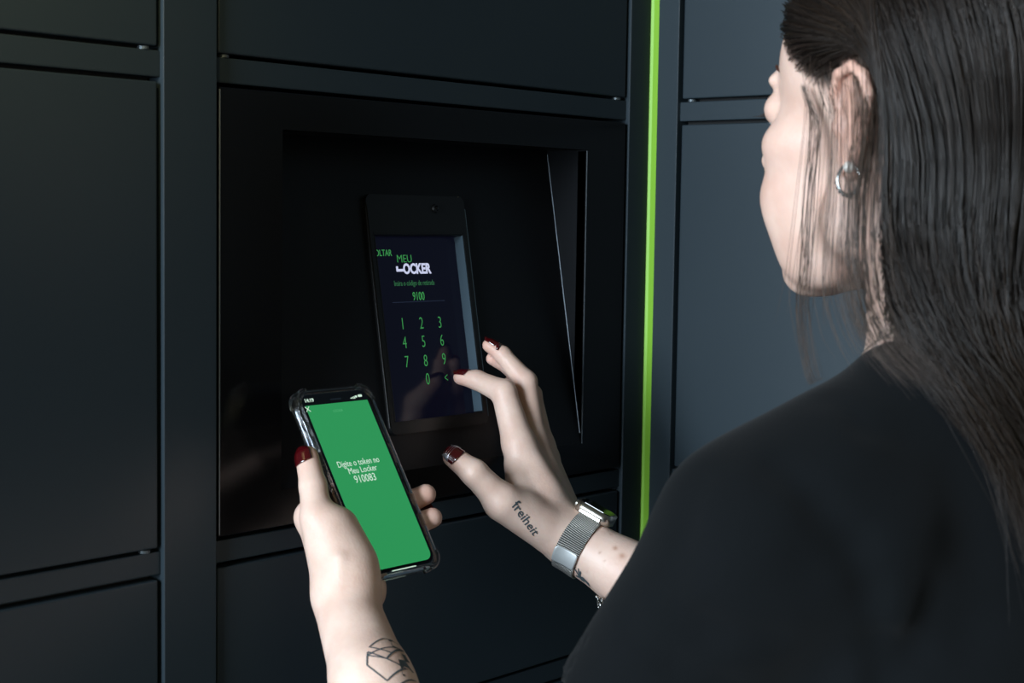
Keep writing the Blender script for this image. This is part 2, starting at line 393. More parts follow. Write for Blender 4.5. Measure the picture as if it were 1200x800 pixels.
def sdf_mesh(name, node, h, lo, hi, kmax=.03):
    B = 14; lo = np.asarray(lo, float); hi = np.asarray(hi, float)
    nb = np.ceil((hi-lo)/(B*h)).astype(int)
    g = np.stack(np.meshgrid(*[np.arange(n) for n in nb], indexing='ij'), -1).reshape(-1, 3)
    C = lo+(g+.5)*B*h; R = B*h*.5*math.sqrt(3)
    lv = [l for l in leaves(node, []) if not hasattr(l, 'always')]
    D = np.stack([l.f(C) for l in lv], 1)
    mn = D.min(1); keep = mn < R*1.35+kmax
    g = g[keep]; C = C[keep]; D = D[keep]; mn = mn[keep]
    full = ev(node, C); ok = np.abs(full) < R*1.6+.004
    g = g[ok]; C = C[ok]; D = D[ok]; mn = mn[ok]
    corner = np.stack(np.meshgrid(*[np.arange(B+1)]*3, indexing='ij'), -1).reshape(-1, 3)
    N = (nb*B+4).astype(np.int64); off = 2
    def cid(c): return ((c[:, 0]+off)*N[1]+(c[:, 1]+off))*N[2]+(c[:, 2]+off)
    vid, vpos, quads = [], [], []
    E = [((0,0,0),(1,0,0)),((0,1,0),(1,1,0)),((0,0,1),(1,0,1)),((0,1,1),(1,1,1)),((0,0,0),(0,1,0)),((1,0,0),(1,1,0)),((0,0,1),(0,1,1)),((1,0,1),(1,1,1)),((0,0,0),(0,0,1)),((1,0,0),(1,0,1)),((0,1,0),(0,1,1)),((1,1,0),(1,1,1))]
    for i in range(len(g)):
        act = {id(lv[j]) for j in np.nonzero(D[i] < mn[i]+2*R+kmax)[0]}
        base = g[i]*B
        P = lo+(base+corner)*h
        d = ev(node, P, act)
        if d is None: continue
        d = d.reshape(B+1, B+1, B+1)
        s = d < 0
        if s.all() or not s.any(): continue
        num = np.zeros((B, B, B, 3)); cnt = np.zeros((B, B, B))
        for a, b in E:
            sa = tuple(slice(a[k], a[k]+B) for k in range(3)); sb = tuple(slice(b[k], b[k]+B) for k in range(3))
            da, db = d[sa], d[sb]; x = (s[sa] != s[sb])
            t = np.where(x, da/np.where(x, da-db, 1), 0)
            cnt += x
            for k in range(3): num[..., k] += x*(a[k]+t*(b[k]-a[k]))
        m = cnt > 0; idx = np.argwhere(m)
        vid.append(cid(base+idx)); vpos.append(lo+(base+idx+num[m]/cnt[m][:, None])*h)
        for ax in range(3):
            sl0 = [slice(0, B)]*3; sl1 = [slice(0, B)]*3; sl1[ax] = slice(1, B+1)
            a_ = s[tuple(sl0)]; b_ = s[tuple(sl1)]
            e = np.argwhere(a_ != b_)
            if not len(e): continue
            flip = a_[tuple(e.T)]
            u_ = np.zeros(3, int); v_ = np.zeros(3, int); u_[(ax+1) % 3] = 1; v_[(ax+2) % 3] = 1
            c = base+e
            q = np.stack([cid(c-u_-v_), cid(c-v_), cid(c), cid(c-u_)], 1)
            q[~flip] = q[~flip][:, ::-1]
            quads.append(q)
    vid = np.concatenate(vid); vpos = np.concatenate(vpos); quads = np.concatenate(quads)
    o = np.argsort(vid); vs = vid[o]; vp = vpos[o]
    k = np.searchsorted(vs, quads); k = np.clip(k, 0, len(vs)-1)
    good = (vs[k] == quads).all(1); k = k[good]
    me = bpy.data.meshes.new(name)
    me.vertices.add(len(vp)); me.vertices.foreach_set('co', vp.astype(np.float32).ravel())
    me.loops.add(k.size); me.loops.foreach_set('vertex_index', k.astype(np.int32).ravel())
    me.polygons.add(len(k)); me.polygons.foreach_set('loop_start', np.arange(0, k.size, 4, dtype=np.int32))
    me.polygons.foreach_set('use_smooth', np.ones(len(k), bool))
    me.update(calc_edges=True); me.validate()
    return me, vp, k
def grad(node, P, e=.0008):
    return np.stack([(ev(node, P+np.eye(3)[i]*e)-ev(node, P-np.eye(3)[i]*e))/(2*e) for i in range(3)], 1)
def trace(node, x, y, d0=.6, d1=2.2):
    k = cf + cr*(x-600)/FPX - cu*(y-400)/FPX; L = np.linalg.norm(k); t = d0
    for _ in range(200):
        p = CAM+k*t; e = float(ev(node, p[None])[0])
        if e < 2e-4: return p
        t += e*.7/L
        if t > d1: break
    return p
def dep(p): return float((np.asarray(p)-CAM) @ cf)

# ================================================================ woman: joints
UP = np.array([0, 0, 1.0])
hf = np.array([math.sin(YAW), math.cos(YAW), 0]); hr = np.array([math.cos(YAW), -math.sin(YAW), 0])
# head frame: forward turned left of the viewing direction, chin slightly lowered
def head_axes(turn, pitch, roll=0):
    a = math.radians(turn); f0 = math.cos(a)*hf - math.sin(a)*hr; l0 = np.cross(UP, f0)
    p = math.radians(pitch); f = f0*math.cos(p)-UP*math.sin(p); u = f0*math.sin(p)+UP*math.cos(p)
    r_ = math.radians(roll); l = l0*math.cos(r_)+u*math.sin(r_); u = -l0*math.sin(r_)+u*math.cos(r_)
    return f, l, u
HF, HL, HU = head_axes(42, -5, 0)
EARL = at(1002, 150, .97)
HO = EARL - HL*.068
def H(x, y, z): return HO + HF*x + HL*y + HU*z
def HE(c, r, rot=0.0):   # ellipsoid in head frame, rot about the left axis
    a = math.radians(rot); f = HF*math.cos(a)-HU*math.sin(a); u = HF*math.sin(a)+HU*math.cos(a)
    return Ell(H(*c), r, (f, HL, u))
SL = at(893, 628, .93); SR0 = at(1308, 598, 1.06); SR = at(1240, 585, 1.12)
EL = at(588, 1056, 1.01); WL = at(405, 702, 1.175)
ER = at(950, 800, 1.315); WR = at(670, 634, 1.385)
TO = (SL+SR0)/2
TL = nrm((SL-SR0)*np.array([1, 1, 0])); TF0 = np.cross(TL, UP); lean = math.radians(7)
TF = TF0*math.cos(lean)-UP*math.sin(lean)*0; TU = nrm(UP*math.cos(lean)+TF0*math.sin(lean)); TF = nrm(TF0*math.cos(lean)-UP*math.sin(lean))
def T(x, y, z): return TO+TF*x+TL*y+TU*z
def TE(c, r): return Ell(T(*c), r, (TF, TL, TU))
NB = at(1120, 440, .985)    # base of the neck

# ---- head
head = U(.022,
    HE((-.008, 0, .045), (.093, .075, .084)), HE((.040, 0, .040), (.056, .062, .056)),
    HE((.042, 0, -.012), (.050, .054, .060)), HE((.045, 0, -.058), (.042, .042, .046)))
jaw = U(.016, Cone(H(.010, .048, -.060), H(.066, .014, -.095), .017, .014), Cone(H(.010, -.048, -.060), H(.066, -.014, -.095), .017, .014),
    HE((.072, 0, -.095), (.016, .018, .014)), Cone(H(.004, .056, -.018), H(.010, .052, -.055), .016, .016), Cone(H(.004, -.056, -.018), H(.010, -.052, -.055), .016, .016))
cheeks = U(.014, *[HE((.050, s*.029, -.070), (.030, .022, .030)) for s in (1, -1)], *[HE((.060, s*.043, -.014), (.026, .020, .018)) for s in (1, -1)], *[HE((.058, s*.034, -.046), (.032, .024, .030)) for s in (1, -1)])
face = U(.014, head, jaw, cheeks)
face = U(.008, face, *[HE((.089, s*.022, .027), (.008, .020, .007)) for s in (1, -1)])
face = Cut(.010, face, U(.002, *[HE((.105, s*.031, .008), (.011, .015, .009)) for s in (1, -1)]))
nose = U(.006, Cone(H(.094, 0, .016), H(.114, 0, -.025), .0065, .0085), *[HE((.103, s*.0110, -.030), (.009, .006, .0065)) for s in (1, -1)])
face = U(.007, face, nose)
face = U(.004, face, *[HE((.0835, s*.031, .009), (.0135, .0145, .0125)) for s in (1, -1)],
         HE((.0915, 0, -.0525), (.0105, .021, .0050)), HE((.0890, 0, -.0625), (.0100, .018, .0062)))
face = Cut(.003, face, U(.001, Cone(H(.102, -.017, -.0572), H(.102, .017, -.0572), .0022, .0022), *[HE((.107, s*.0065, -.037), (.006, .003, .004)) for s in (1, -1)]))
def ear(s):
    y = lambda v: s*v
    pts = [(.010, .0715, .008), (.013, .0750, .020), (.008, .0790, .031), (-.003, .0815, .036), (-.014, .0840, .031), (-.020, .0855, .020), (-.020, .0850, .007), (-.015, .0820, -.006), (-.009, .0780, -.017)]
    rr = [.0028, .0030, .0032, .0034, .0034, .0033, .0031, .0030, .0032]
    helix = U(.002, *[Cone(H(a[0], y(a[1]), a[2]), H(b[0], y(b[1]), b[2]), ra, rb) for a, b, ra, rb in zip(pts, pts[1:], rr, rr[1:])])
    anti = [(-.002, .0775, .026), (-.009, .0790, .018), (-.011, .0785, .007), (-.008, .0765, -.003), (-.002, .0745, -.010)]
    ah = U(.003, *[Cone(H(a[0], y(a[1]), a[2]), H(b[0], y(b[1]), b[2]), .0028, .0026) for a, b in zip(anti, anti[1:])])
    plate = Ell(H(-.004, y(.0735), .008), (.017, .0045, .026), (nrm(HF+HL*s*-.35), nrm(HL*s+HF*.35), HU))
    lobe = HE((-.004, y(.0735), -.022), (.0072, .0036, .0090))
    tragus = HE((.0085, y(.0725), .000), (.0045, .0045, .0060))
    return Cut(.003, U(.004, plate, helix, ah, lobe, tragus), HE((.001, y(.0810), .002), (.006, .0075, .009)))
neck = U(.02, Cone(H(-.022, 0, -.030), NB, .050, .052))
# ---- arms and hands
def limb(pts, rad, k=.008): return U(k, *[Cone(a, b, ra, rb) for a, b, ra, rb in zip(pts, pts[1:], rad, rad[1:])])
def finger(pts, rad): return U(.0035, *[Cone(a, b, ra, rb) for a, b, ra, rb in zip(pts, pts[1:], rad, rad[1:])])

# right hand at the screen
R_i = [at(608, 520, 1.402), at(590.5, 459.5, 1.414), at(558.5, 445, 1.428), at(540, 442, 1.4330)]
R_m = [at(624, 517, 1.424), at(616, 447, 1.436), at(589, 415.5, 1.443), at(573, 404.5, 1.446)]
R_r = [at(634, 524, 1.447), at(623, 462, 1.456), at(598, 431, 1.458), at(577, 420, 1.454)]
R_p = [at(640, 536, 1.464), at(628, 492, 1.472), at(612, 462, 1.470), at(596, 448, 1.464)]
R_t = [at(640, 616, 1.378), at(589, 588, 1.352), at(556, 554, 1.345), at(531, 535, 1.352)]
rf = [finger(R_i, [.0142, .0110, .0084, .0067]), finger(R_m, [.0126, .0100, .0074, .0060]), finger(R_r, [.0118, .0090, .0070, .0058]), finger(R_p, [.0105, .0078, .0062, .0052])]
r_thumb = finger(R_t, [.0180, .0138, .0112, .0088])
ra = nrm(ER-WR)
wr2 = at(664, 628, 1.402)
r_palm = U(.010, Cone(WR+(at(655, 615, 1.39)-WR)*.5, R_i[0], .019, .0132), Cone(wr2, R_m[0], .018, .0130), Cone(at(664, 622, 1.41), R_r[0], .017, .0122), Cone(at(664, 620, 1.418), R_p[0], .016, .0112),
    Cone(at(645, 620, 1.375), R_t[1], .0195, .0150), Cone(at(612, 592, 1.368), at(603, 545, 1.395), .0130, .0090), Ell(at(628, 590, 1.385), (.020, .026, .016), (cr*.9-cu*.45, cr*.45+cu*.9, cf)))
r_fore = U(.016, Cone(WR+cf*.004, WR+ra*.055, .0205, .0225), Cone(WR-cf*.004+cu*.002, WR+ra*.055, .0205, .0228), Cone(WR+ra*.055, WR+ra*.16, .0228, .034), Cone(WR+ra*.16, ER, .034, .036))
r_hand = U(.007, U(.0120, r_palm, r_fore), U(.0008, *rf), r_thumb)
r_arm = U(.02, r_hand, Cone(ER, SR, .038, .046))

# phone frame (solved from its four corners)
PC = np.array([.8607, .8832, 1.2495])
pw = nrm([.9999, .0137, -.0021]); ph_ = np.array([-.0054, .5271, .8498]); ph_ = nrm(ph_-pw*(ph_ @ pw)); pz = np.cross(pw, ph_)
PH = frame_mat(PC, pw, ph_, pz)
PWD, PHT, PTH = .0755, .1525, .0083
def behind(x, y, off):
    o = PC - pz*off; k = cf + cr*(x-600)/FPX - cu*(y-400)/FPX
    return CAM + k*(((o-CAM) @ pz)/(k @ pz))
# left hand under the phone
hb = PTH+.0025
L_m = [behind(384, 628, .024), behind(440, 606, hb+.0100), behind(478, 589, hb+.0045), behind(499, 579.0, .0050)]
L_r = [behind(398, 652, .026), behind(452, 630, hb+.0100), behind(488, 614, hb+.0040), behind(506.5, 606.5, .0050)]
L_i = [behind(366, 606, .022), behind(398, 560, hb+.0105), behind(432, 540, hb+.0090), behind(452, 530, hb+.0085)]
L_p = [behind(420, 678, .028), behind(456, 658, hb+.0110), behind(478, 646, hb+.0090), behind(492, 640, hb+.0080)]
L_t = [at(396, 660, 1.178), at(372, 606, 1.188), at(367, 570, 1.200), at(360, 536, 1.212)]
lf = [finger(L_i, [.0120, .0092, .0078, .0066]), finger(L_m, [.0120, .0096, .0088, .0082]), finger(L_r, [.0115, .0094, .0086, .0080]), finger(L_p, [.0105, .0082, .0072, .0062])]
l_thumb = finger(L_t, [.0175, .0125, .0100, .0088])
la = nrm(EL-WL)
l_palm = U(.012, Cone(WL+cu*.012, L_i[0], .019, .0125), Cone(WL+cu*.012, L_m[0], .019, .0135), Cone(WL+cu*.012+cr*.004, L_r[0], .018, .0135), Cone(WL+cr*.003, L_p[0], .016, .0135),
    Cone(at(404, 668, 1.178), at(388, 618, 1.188), .0200, .0165), Cone(at(414, 655, 1.183), at(401, 618, 1.197), .0140, .0110), Ell(at(437, 692, 1.215), (.0100, .015, .013), (cr, cu, cf)))
lF1 = at(436, 800, 1.108); lF2 = at(490, 920, 1.050)
l_fore = U(.014, Cone(WL-cr*.0030, lF1-cr*.003, .0195, .0232), Cone(WL+cr*.0015, lF1+cr*.003, .0180, .0232), Cone(lF1, lF2, .0255, .0350), Cone(lF2, EL, .0350, .038))
tendon = U(.004, Cone(at(398, 655, 1.161), at(400, 700, 1.1515), .0040, .0028), Cone(at(400, 700, 1.1515), at(406, 745, 1.1260), .0028, .0018))
l_hand = U(.007, U(.005, U(.0120, l_palm, l_fore), tendon), U(.0008, *lf), l_thumb)
l_arm = U(.02, l_hand, Cone(EL, SL, .040, .047))

def torso(grow):
    g = grow
    def te(c, r): return TE(c, np.array(r)+g)
    return U(.045, te((-.004, 0, -.12), (.098, .140, .17)), Cone(T(-.012, .10, -.005), T(-.012, -.10, -.005), .058+g, .058+g),
        Cone(T(-.02, .036, .068), SL+TU*.002, .048+g, .046+g), Cone(T(-.02, -.036, .068), SR0+TU*.002, .048+g, .048+g), Cone(SR0, SR, .055+g, .052+g),
        te((.062, .072, -.165), (.050, .058, .058)), te((.062, -.072, -.165), (.050, .058, .058)),
        te((-.002, 0, -.33), (.082, .118, .15)), te((-.012, 0, -.50), (.110, .158, .13)))
body = U(.012, U(.006, face, ear(1), ear(-1)), U(.03, neck, And(torso(-.008), Half(T(0, 0, -.30), -TU))), r_arm, l_arm)
import time; _t0 = time.time()
# ================================================================ woman: skin
m_skin = material('skin', (.6, .42, .34, 1), .48, 0, .4)
nt = m_skin.node_tree; p = nt.nodes['Principled BSDF']
p.inputs['Subsurface Weight'].default_value = .12; p.inputs['Subsurface Radius'].default_value = (.010, .004, .002); p.inputs['Subsurface Scale'].default_value = 1.0
at_ = nt.nodes.new('ShaderNodeAttribute'); at_.attribute_name = 'tone'
tc = nt.nodes.new('ShaderNodeTexCoord')
n1 = nt.nodes.new('ShaderNodeTexNoise'); n1.inputs['Scale'].default_value = 45; n1.inputs['Detail'].default_value = 5
nt.links.new(tc.outputs['Object'], n1.inputs['Vector'])
mx = nt.nodes.new('ShaderNodeMix'); mx.data_type = 'RGBA'; mx.blend_type = 'MULTIPLY'; mx.inputs['Factor'].default_value = 1
rp = nt.nodes.new('ShaderNodeValToRGB'); rp.color_ramp.elements[0].color = (.90, .84, .82, 1); rp.color_ramp.elements[0].position = .35; rp.color_ramp.elements[1].color = (1, 1, 1, 1); rp.color_ramp.elements[1].position = .65
nt.links.new(n1.outputs['Fac'], rp.inputs['Fac']); nt.links.new(at_.outputs['Color'], mx.inputs['A']); nt.links.new(rp.outputs['Color'], mx.inputs['B']); nt.links.new(mx.outputs['Result'], p.inputs['Base Color'])
n2 = nt.nodes.new('ShaderNodeTexNoise'); n2.inputs['Scale'].default_value = 700; n2.inputs['Detail'].default_value = 2
n3 = nt.nodes.new('ShaderNodeTexVoronoi'); n3.inputs['Scale'].default_value = 420
nt.links.new(tc.outputs['Object'], n2.inputs['Vector']); nt.links.new(tc.outputs['Object'], n3.inputs['Vector'])
ad = nt.nodes.new('ShaderNodeMath'); ad.operation = 'ADD'; nt.links.new(n2.outputs['Fac'], ad.inputs[0]); nt.links.new(n3.outputs['Distance'], ad.inputs[1])
bp = nt.nodes.new('ShaderNodeBump'); bp.inputs['Strength'].default_value = .22; bp.inputs['Distance'].default_value = .0004
nt.links.new(ad.outputs[0], bp.inputs['Height']); nt.links.new(bp.outputs['Normal'], p.inputs['Normal'])

lo = np.min([WL, EL, WR, ER, SL, SR, L_t[3], R_m[3], H(.13, 0, 0), PC], 0)-.09
hi = np.max([WL, EL, WR, ER, SL, SR, H(0, 0, .14), L_p[0], R_p[1]], 0)+.09
lo[2] = min(EL[2], T(0, 0, -.3)[2])-.06
woman = empty('person', (float(TO[0]), float(TO[1]), 0.0), 'long-haired woman in a black t-shirt holding a phone and tapping the kiosk screen', 'person')
bme, bv, _ = sdf_mesh('body', body, .0019, lo, hi)
print('body', len(bv), time.time()-_t0)
def near_seg(P, a, b):
    ab = np.asarray(b)-a; t = np.clip(((P-a) @ ab)/(ab @ ab), 0, 1); return np.linalg.norm(P-a-t[:, None]*ab, axis=1)
tone = np.tile(np.array([.74, .54, .445]), (len(bv), 1))
def blend(mask, c):
    m_ = np.clip(mask, 0, 1)[:, None]; tone[:] = tone*(1-m_)+np.array(c)*m_
for fng in (R_i, R_m, R_r, R_p, L_i, L_m, L_r, L_p, L_t, R_t):       # pinker finger ends and knuckles
    blend(.55*np.exp(-(np.linalg.norm(bv-fng[3], axis=1)/.013)**2), (.70, .36, .29))
    blend(.22*np.exp(-(np.linalg.norm(bv-fng[1], axis=1)/.013)**2), (.66, .38, .31))
hl = np.stack([(bv-HO) @ HF, (bv-HO) @ HL, (bv-HO) @ HU], 1)
headm = hl[:, 2] > -.13
blend(.35*np.exp(-((hl[:, 0]-.062)/.03)**2-((np.abs(hl[:, 1])-.045)/.03)**2-((hl[:, 2]+.03)/.028)**2), (.70, .36, .30))
fm = (hl[:, 0] > -.03) & headm & (np.linalg.norm(bv-HO, axis=1) < .16)
blend(.75*fm, (.64, .43, .345))  # face toned down in the skin colour for the weaker light on the head
blend(.9*np.exp(-((hl[:, 0]-.095)/.012)**4-(hl[:, 1]/.021)**4-((hl[:, 2]+.0572)/.0085)**4), (.50, .17, .15))
blend(.45*((np.abs(hl[:, 1]) > .072) & (np.abs(hl[:, 0]) < .03) & (hl[:, 2] > -.035) & (hl[:, 2] < .045)), (.66, .33, .24))
def hairline(x, y, z):
    """>0 on the hairy scalp, in head-frame metres"""
    zl = np.where(x > .0, .018+np.clip(x/.085, 0, 1)**2*.040, np.maximum(.020+x*1.05, -.058))
    return z-zl
sc = hairline(hl[:, 0], hl[:, 1], hl[:, 2])
onskull = headm & ~((np.abs(hl[:, 1]) > .0735) & (hl[:, 0] > -.028) & (hl[:, 0] < .03) & (hl[:, 2] < .046))
blend(np.where(onskull, np.clip(sc/.008, 0, 1), 0), (.020, .014, .011))
rng2 = np.random.default_rng(3)
for (x, y, r_, a_) in ((721, 642, .0016, .75), (716, 626, .0011, .4), (703, 647, .0009, .6), (708, 657, .0008, .5), (689, 671, .0007, .5), (729, 651, .0021, .6)):
    q = trace(r_arm, x, y); blend(a_*np.exp(-(np.linalg.norm(bv-q, axis=1)/(r_*1.3))**2), (.36, .15, .08))
ca = bme.color_attributes.new('tone', 'FLOAT_COLOR', 'POINT')
ca.data.foreach_set('color', np.concatenate([tone, np.ones((len(bv), 1))], 1).astype(np.float32).ravel())
body_o = mk('body', bme, m_skin, woman)
bvh = BVHTree.FromObject(body_o, bpy.context.evaluated_depsgraph_get()) if False else None
_q = np.empty(len(bme.polygons)*4, np.int32); bme.polygons.foreach_get('vertices', _q); _q = _q.reshape(-1, 4)
def local_bvh(c, rad):
    m_ = np.linalg.norm(bv-np.asarray(c), axis=1) < rad
    fq = _q[m_[_q].all(1)]; idx = np.unique(fq); mp = {int(a): i for i, a in enumerate(idx)}
    return BVHTree.FromPolygons([tuple(v) for v in bv[idx].tolist()], [tuple(mp[int(a)] for a in f_) for f_ in fq])

# ---------------------------------------------------------------- nails
m_nail = material('dark_red_nail_varnish', srgb(64, 5, 10), .12, 0, .7)
m_nail.node_tree.nodes['Principled BSDF'].inputs['Coat Weight'].default_value = .7
m_silver = material('silver_nail_stripes', srgb(205, 205, 210), .3, .9)
def nail(D_, T_, dors, rt, ang=58, back=.0015, fwd=.0070, lift=.0004, name='fingernail', mat=None, a0=None, u0=-1, u1=1):
    D_ = np.asarray(D_); T_ = np.asarray(T_); ax = nrm(T_-D_); d = nrm(dors-ax*(dors @ ax)); s = np.cross(ax, d)
    bt = local_bvh(T_, .03); NU, NV = 13, 13; V = []; ok = True
    L0 = -back-.006; L1 = fwd
    for j in range(NV):
        for i in range(NU):
            u_ = u0+(u1-u0)*i/(NU-1); v_ = j/(NV-1)
            th = math.radians(ang)*u_
            le = L1-(abs(u_)**2.6)*.0026; lb = L0+(abs(u_)**2.6)*.0022
            pos = T_+ax*(lb+(le-lb)*v_)
            dr = d*math.cos(th)+s*math.sin(th)
            h_ = bt.ray_cast(Vector(pos+dr*.02), Vector(-dr), .03)
            if h_[0] is None: q = pos+dr*rt*.8*math.sqrt(max(0, 1-max(0, (lb+(le-lb)*v_))/.012))
            else: q = np.array(h_[0])
            rr = np.linalg.norm((q-pos) @ dr) if False else float((q-pos) @ dr)
            rr = max(rr, rt*.72)                       # varnished tip reaches past the flesh
            V.append(pos+dr*(rr+lift))
    F = [(j*NU+i, j*NU+i+1, (j+1)*NU+i+1, (j+1)*NU+i) for j in range(NV-1) for i in range(NU-1)]
    me = raw(name, V, F); o = mk(name, me, mat or m_nail, woman, True)
    so = o.modifiers.new('solid', 'SOLIDIFY'); so.thickness = .0006; so.offset = 1
    return o
nail(R_t[2], R_t[3], -cf*.75+cu*.62-cr*.10, .0088, 60)
nail(R_i[2], R_i[3], cu*1.0+cr*.25-cf*.22, .0060, 62)
nail(R_m[2], R_m[3], cu*.8+cr*.65-cf*.22, .0060, 62)
nail(R_r[2], R_r[3], cu*.8+cr*.65, .0058, 60)
nail(R_p[2], R_p[3], cu*.8+cr*.65, .0052, 60)
nail(L_t[2], L_t[3], -cf*.80-cr*.55+cu*.1, .0088, 62)
nail(L_m[2], L_m[3], -pz, .0072, 60); nail(L_r[2], L_r[3], -pz, .0072, 60); nail(L_i[2], L_i[3], -pz, .0064, 60); nail(L_p[2], L_p[3], -pz, .0060, 60)
# silver stripes across the right thumb nail
for k in range(3):
    nail(R_t[2], R_t[3], -cf*.75+cu*.62-cr*.10, .0088, 60, back=-.0020-.0018*k-.0055, fwd=.0036+.0018*k-.0022, lift=.00115, name='nail_stripe', mat=m_silver)

# ---------------------------------------------------------------- tattoos
m_ink = material('tattoo_ink', srgb(70, 80, 84), .6, 0, .2)
def decal(name, me, center, normal):
    """lay a flat mesh (already in world space) onto the skin along the given direction"""
    bt = local_bvh(center, .05); n = nrm(normal)
    co = np.empty(len(me.vertices)*3); me.vertices.foreach_get('co', co); co = co.reshape(-1, 3)
    for i, c in enumerate(co):
        h_ = bt.ray_cast(Vector(c+n*.03), Vector(-n), .08)
        if h_[0] is None: h_ = bt.find_nearest(Vector(c))
        co[i] = np.array(h_[0])+np.array(h_[1])*.0005
    me.vertices.foreach_set('co', co.ravel()); me.update()
    o = mk(name, me, m_ink, woman); return o
def strip_mesh(lines, w, xf):
    """polylines in a local plane turned into thin flat ribbons"""
    V, F = [], []
    for ln in lines:
        pts = []
        for a, b in zip(ln, ln[1:]):
            n_ = max(2, int(math.dist(a, b)/.0015))
            pts += [(a[0]+(b[0]-a[0])*i/n_, a[1]+(b[1]-a[1])*i/n_) for i in range(n_)]
        pts.append(ln[-1])
        for i, p_ in enumerate(pts):
            q0 = pts[max(0, i-1)]; q1 = pts[min(len(pts)-1, i+1)]; dx, dy = q1[0]-q0[0], q1[1]-q0[1]; l_ = math.hypot(dx, dy) or 1
            nx, ny = -dy/l_*w/2, dx/l_*w/2
            V += [xf @ Vector((p_[0]+nx, p_[1]+ny, 0)), xf @ Vector((p_[0]-nx, p_[1]-ny, 0))]
            if i: k = len(V); F.append((k-4, k-3, k-1, k-2))
    return raw('tattoo', V, F)
c = trace(body, 616, 606); a0 = trace(body, 604, 588); a1 = trace(body, 630, 625)
tx = nrm(a1-a0); tn = nrm(-cf*.9-cr*.2); tn = nrm(tn-tx*(tn @ tx)); ty = np.cross(tn, tx)
me = text_mesh('freiheit', .0098, Matrix.Identity(4), .00010, 1, extrude=0, res=2)
wm = max(v.co.x for v in me.vertices); me.transform(frame_mat(a0-ty*.0042, tx, ty, tn) @ Matrix.Diagonal((float(np.linalg.norm(a1-a0))/wm, 1, 1, 1)))
decal('lettering_tattoo', me, c, tn)
c = trace(body, 462, 768); tx = nrm(trace(body, 472, 785)-trace(body, 452, 745)); tn = nrm(-cf); tn = nrm(tn-tx*(tn @ tx)); ty = np.cross(tn, tx)
G = frame_mat(trace(body, 453, 752), tx, ty, tn)
lines = [[(-.002, .009), (.012, .000), (.004, -.010), (-.004, -.001), (-.002, .009)], [(.004, .006), (.017, -.004), (.011, -.013), (.004, .006)],
         [(.008, -.012), (.024, .002), (.034, -.010), (.018, -.016), (.008, -.012)], [(.010, .004), (.030, .004), (.040, -.006)]]
decal('triangle_tattoo', strip_mesh(lines, .0009, G), c, tn)
c = trace(body, 680, 677); tx = nrm(trace(body, 688, 680)-trace(body, 676, 675)); ty = np.cross(tn, tx)
lines = [[(-.004, 0), (.004, .0005)], [(0, -.004), (.001, .004)], [(-.003, -.003), (.003, .003)], [(-.003, .003), (.004, -.002)], [(.004, .0005), (.009, -.001)]]
decal('star_tattoo', strip_mesh(lines, .0011, frame_mat(c, tx, ty, tn)), c, tn)

# ---------------------------------------------------------------- eyes, lashes, brows
m_eye = material('eye_white', srgb(225, 222, 218), .1, 0, .6); m_iris = material('brown_iris', srgb(48, 28, 16), .1, 0, .6)
m_lash = material('dark_lash', srgb(20, 14, 12), .7); m_brow = material('brown_brow_hair', srgb(84, 52, 38), .8)
for s in (1, -1):
    c = H(.0838, s*.031, .0075); g_ = nrm(HF*.93-HU*.36)
    b = bmesh.new(); bmesh.ops.create_uvsphere(b, u_segments=24, v_segments=16, radius=.0122, matrix=Matrix.Translation(c)); e = mk('eye', bm_mesh('eye', b), m_eye, woman, True)
    b = bmesh.new(); bmesh.ops.create_uvsphere(b, u_segments=20, v_segments=12, radius=.0062, matrix=Matrix.Translation(c+g_*.0071)); mk('iris', bm_mesh('iris', b), m_iris, e, True)
    b = bmesh.new()
    for i in range(26):
        t_ = -1+2*i/25; r0 = c+HF*.0128*math.cos(t_*.9)+HL*s*.0128*math.sin(t_*.95)-HU*.0015
        out = nrm(HF*math.cos(t_*.8)+HL*s*math.sin(t_*.9)-HU*.5)
        tube(b, [r0, r0+out*.004-HU*.0008, r0+out*.0085+HU*.0008], [.00022, .00018, .00006], 4)
    mk('eyelashes', bm_mesh('eyelashes', b), m_lash, woman)
    b = bmesh.new()
    for i in range(90):
        t_ = i/89; a_ = H(.097-.020*t_**1.8, s*(.012+.036*t_), .0270+.0075*math.sin(t_*2.3)+random.uniform(-.0022, .0022)*(1-t_*.6))
        dr = nrm(HL*s*.9+HU*.3-HF*.4*t_); g0 = grad(body, a_[None])[0]; dd = float(ev(body, a_[None])[0]); a_ = a_-nrm(g0)*dd
        tube(b, [a_, a_+dr*.004+nrm(g0)*.0008], [.00022, .00008], 4)
    mk('eyebrow', bm_mesh('eyebrow', b), m_brow, woman)

# ---------------------------------------------------------------- clothes
m_shirt = material('black_cotton_jersey', srgb(6, 9, 11), .95, 0, .15)
m_shirt.node_tree.nodes['Principled BSDF'].inputs['Sheen Weight'].default_value = .03
m_shirt.node_tree.nodes['Principled BSDF'].inputs['Sheen Roughness'].default_value = .5
noise_bump(m_shirt, 900, .35, .0006, 3, vary=(srgb(5, 8, 10), srgb(8, 11, 14), 30))
uaL = nrm(EL-SL); LaL = np.linalg.norm(EL-SL); uaR = nrm(ER-SR); LaR = np.linalg.norm(ER-SR)
sleeveL = And(Cone(SL+uaL*.01, SL+uaL*LaL*.75, .0570, .0500), Half(SL+uaL*LaL*.475, uaL))
sleeveR = And(Cone(SR+uaR*.01, SR+uaR*LaR*.75, .0590, .0520), Half(SR+uaR*LaR*.55, uaR))
sleeves_in = U(.004, Cone(SL+uaL*.09, SL+uaL*LaL*.8, .0470, .0468), Cone(SR+uaR*.09, SR+uaR*LaR*.8, .0480, .0480))
tor = torso(.002)
shirt0 = U(.035, And(tor, Half(T(0, 0, -.52), -TU)), sleeveL, sleeveR)
creases = []
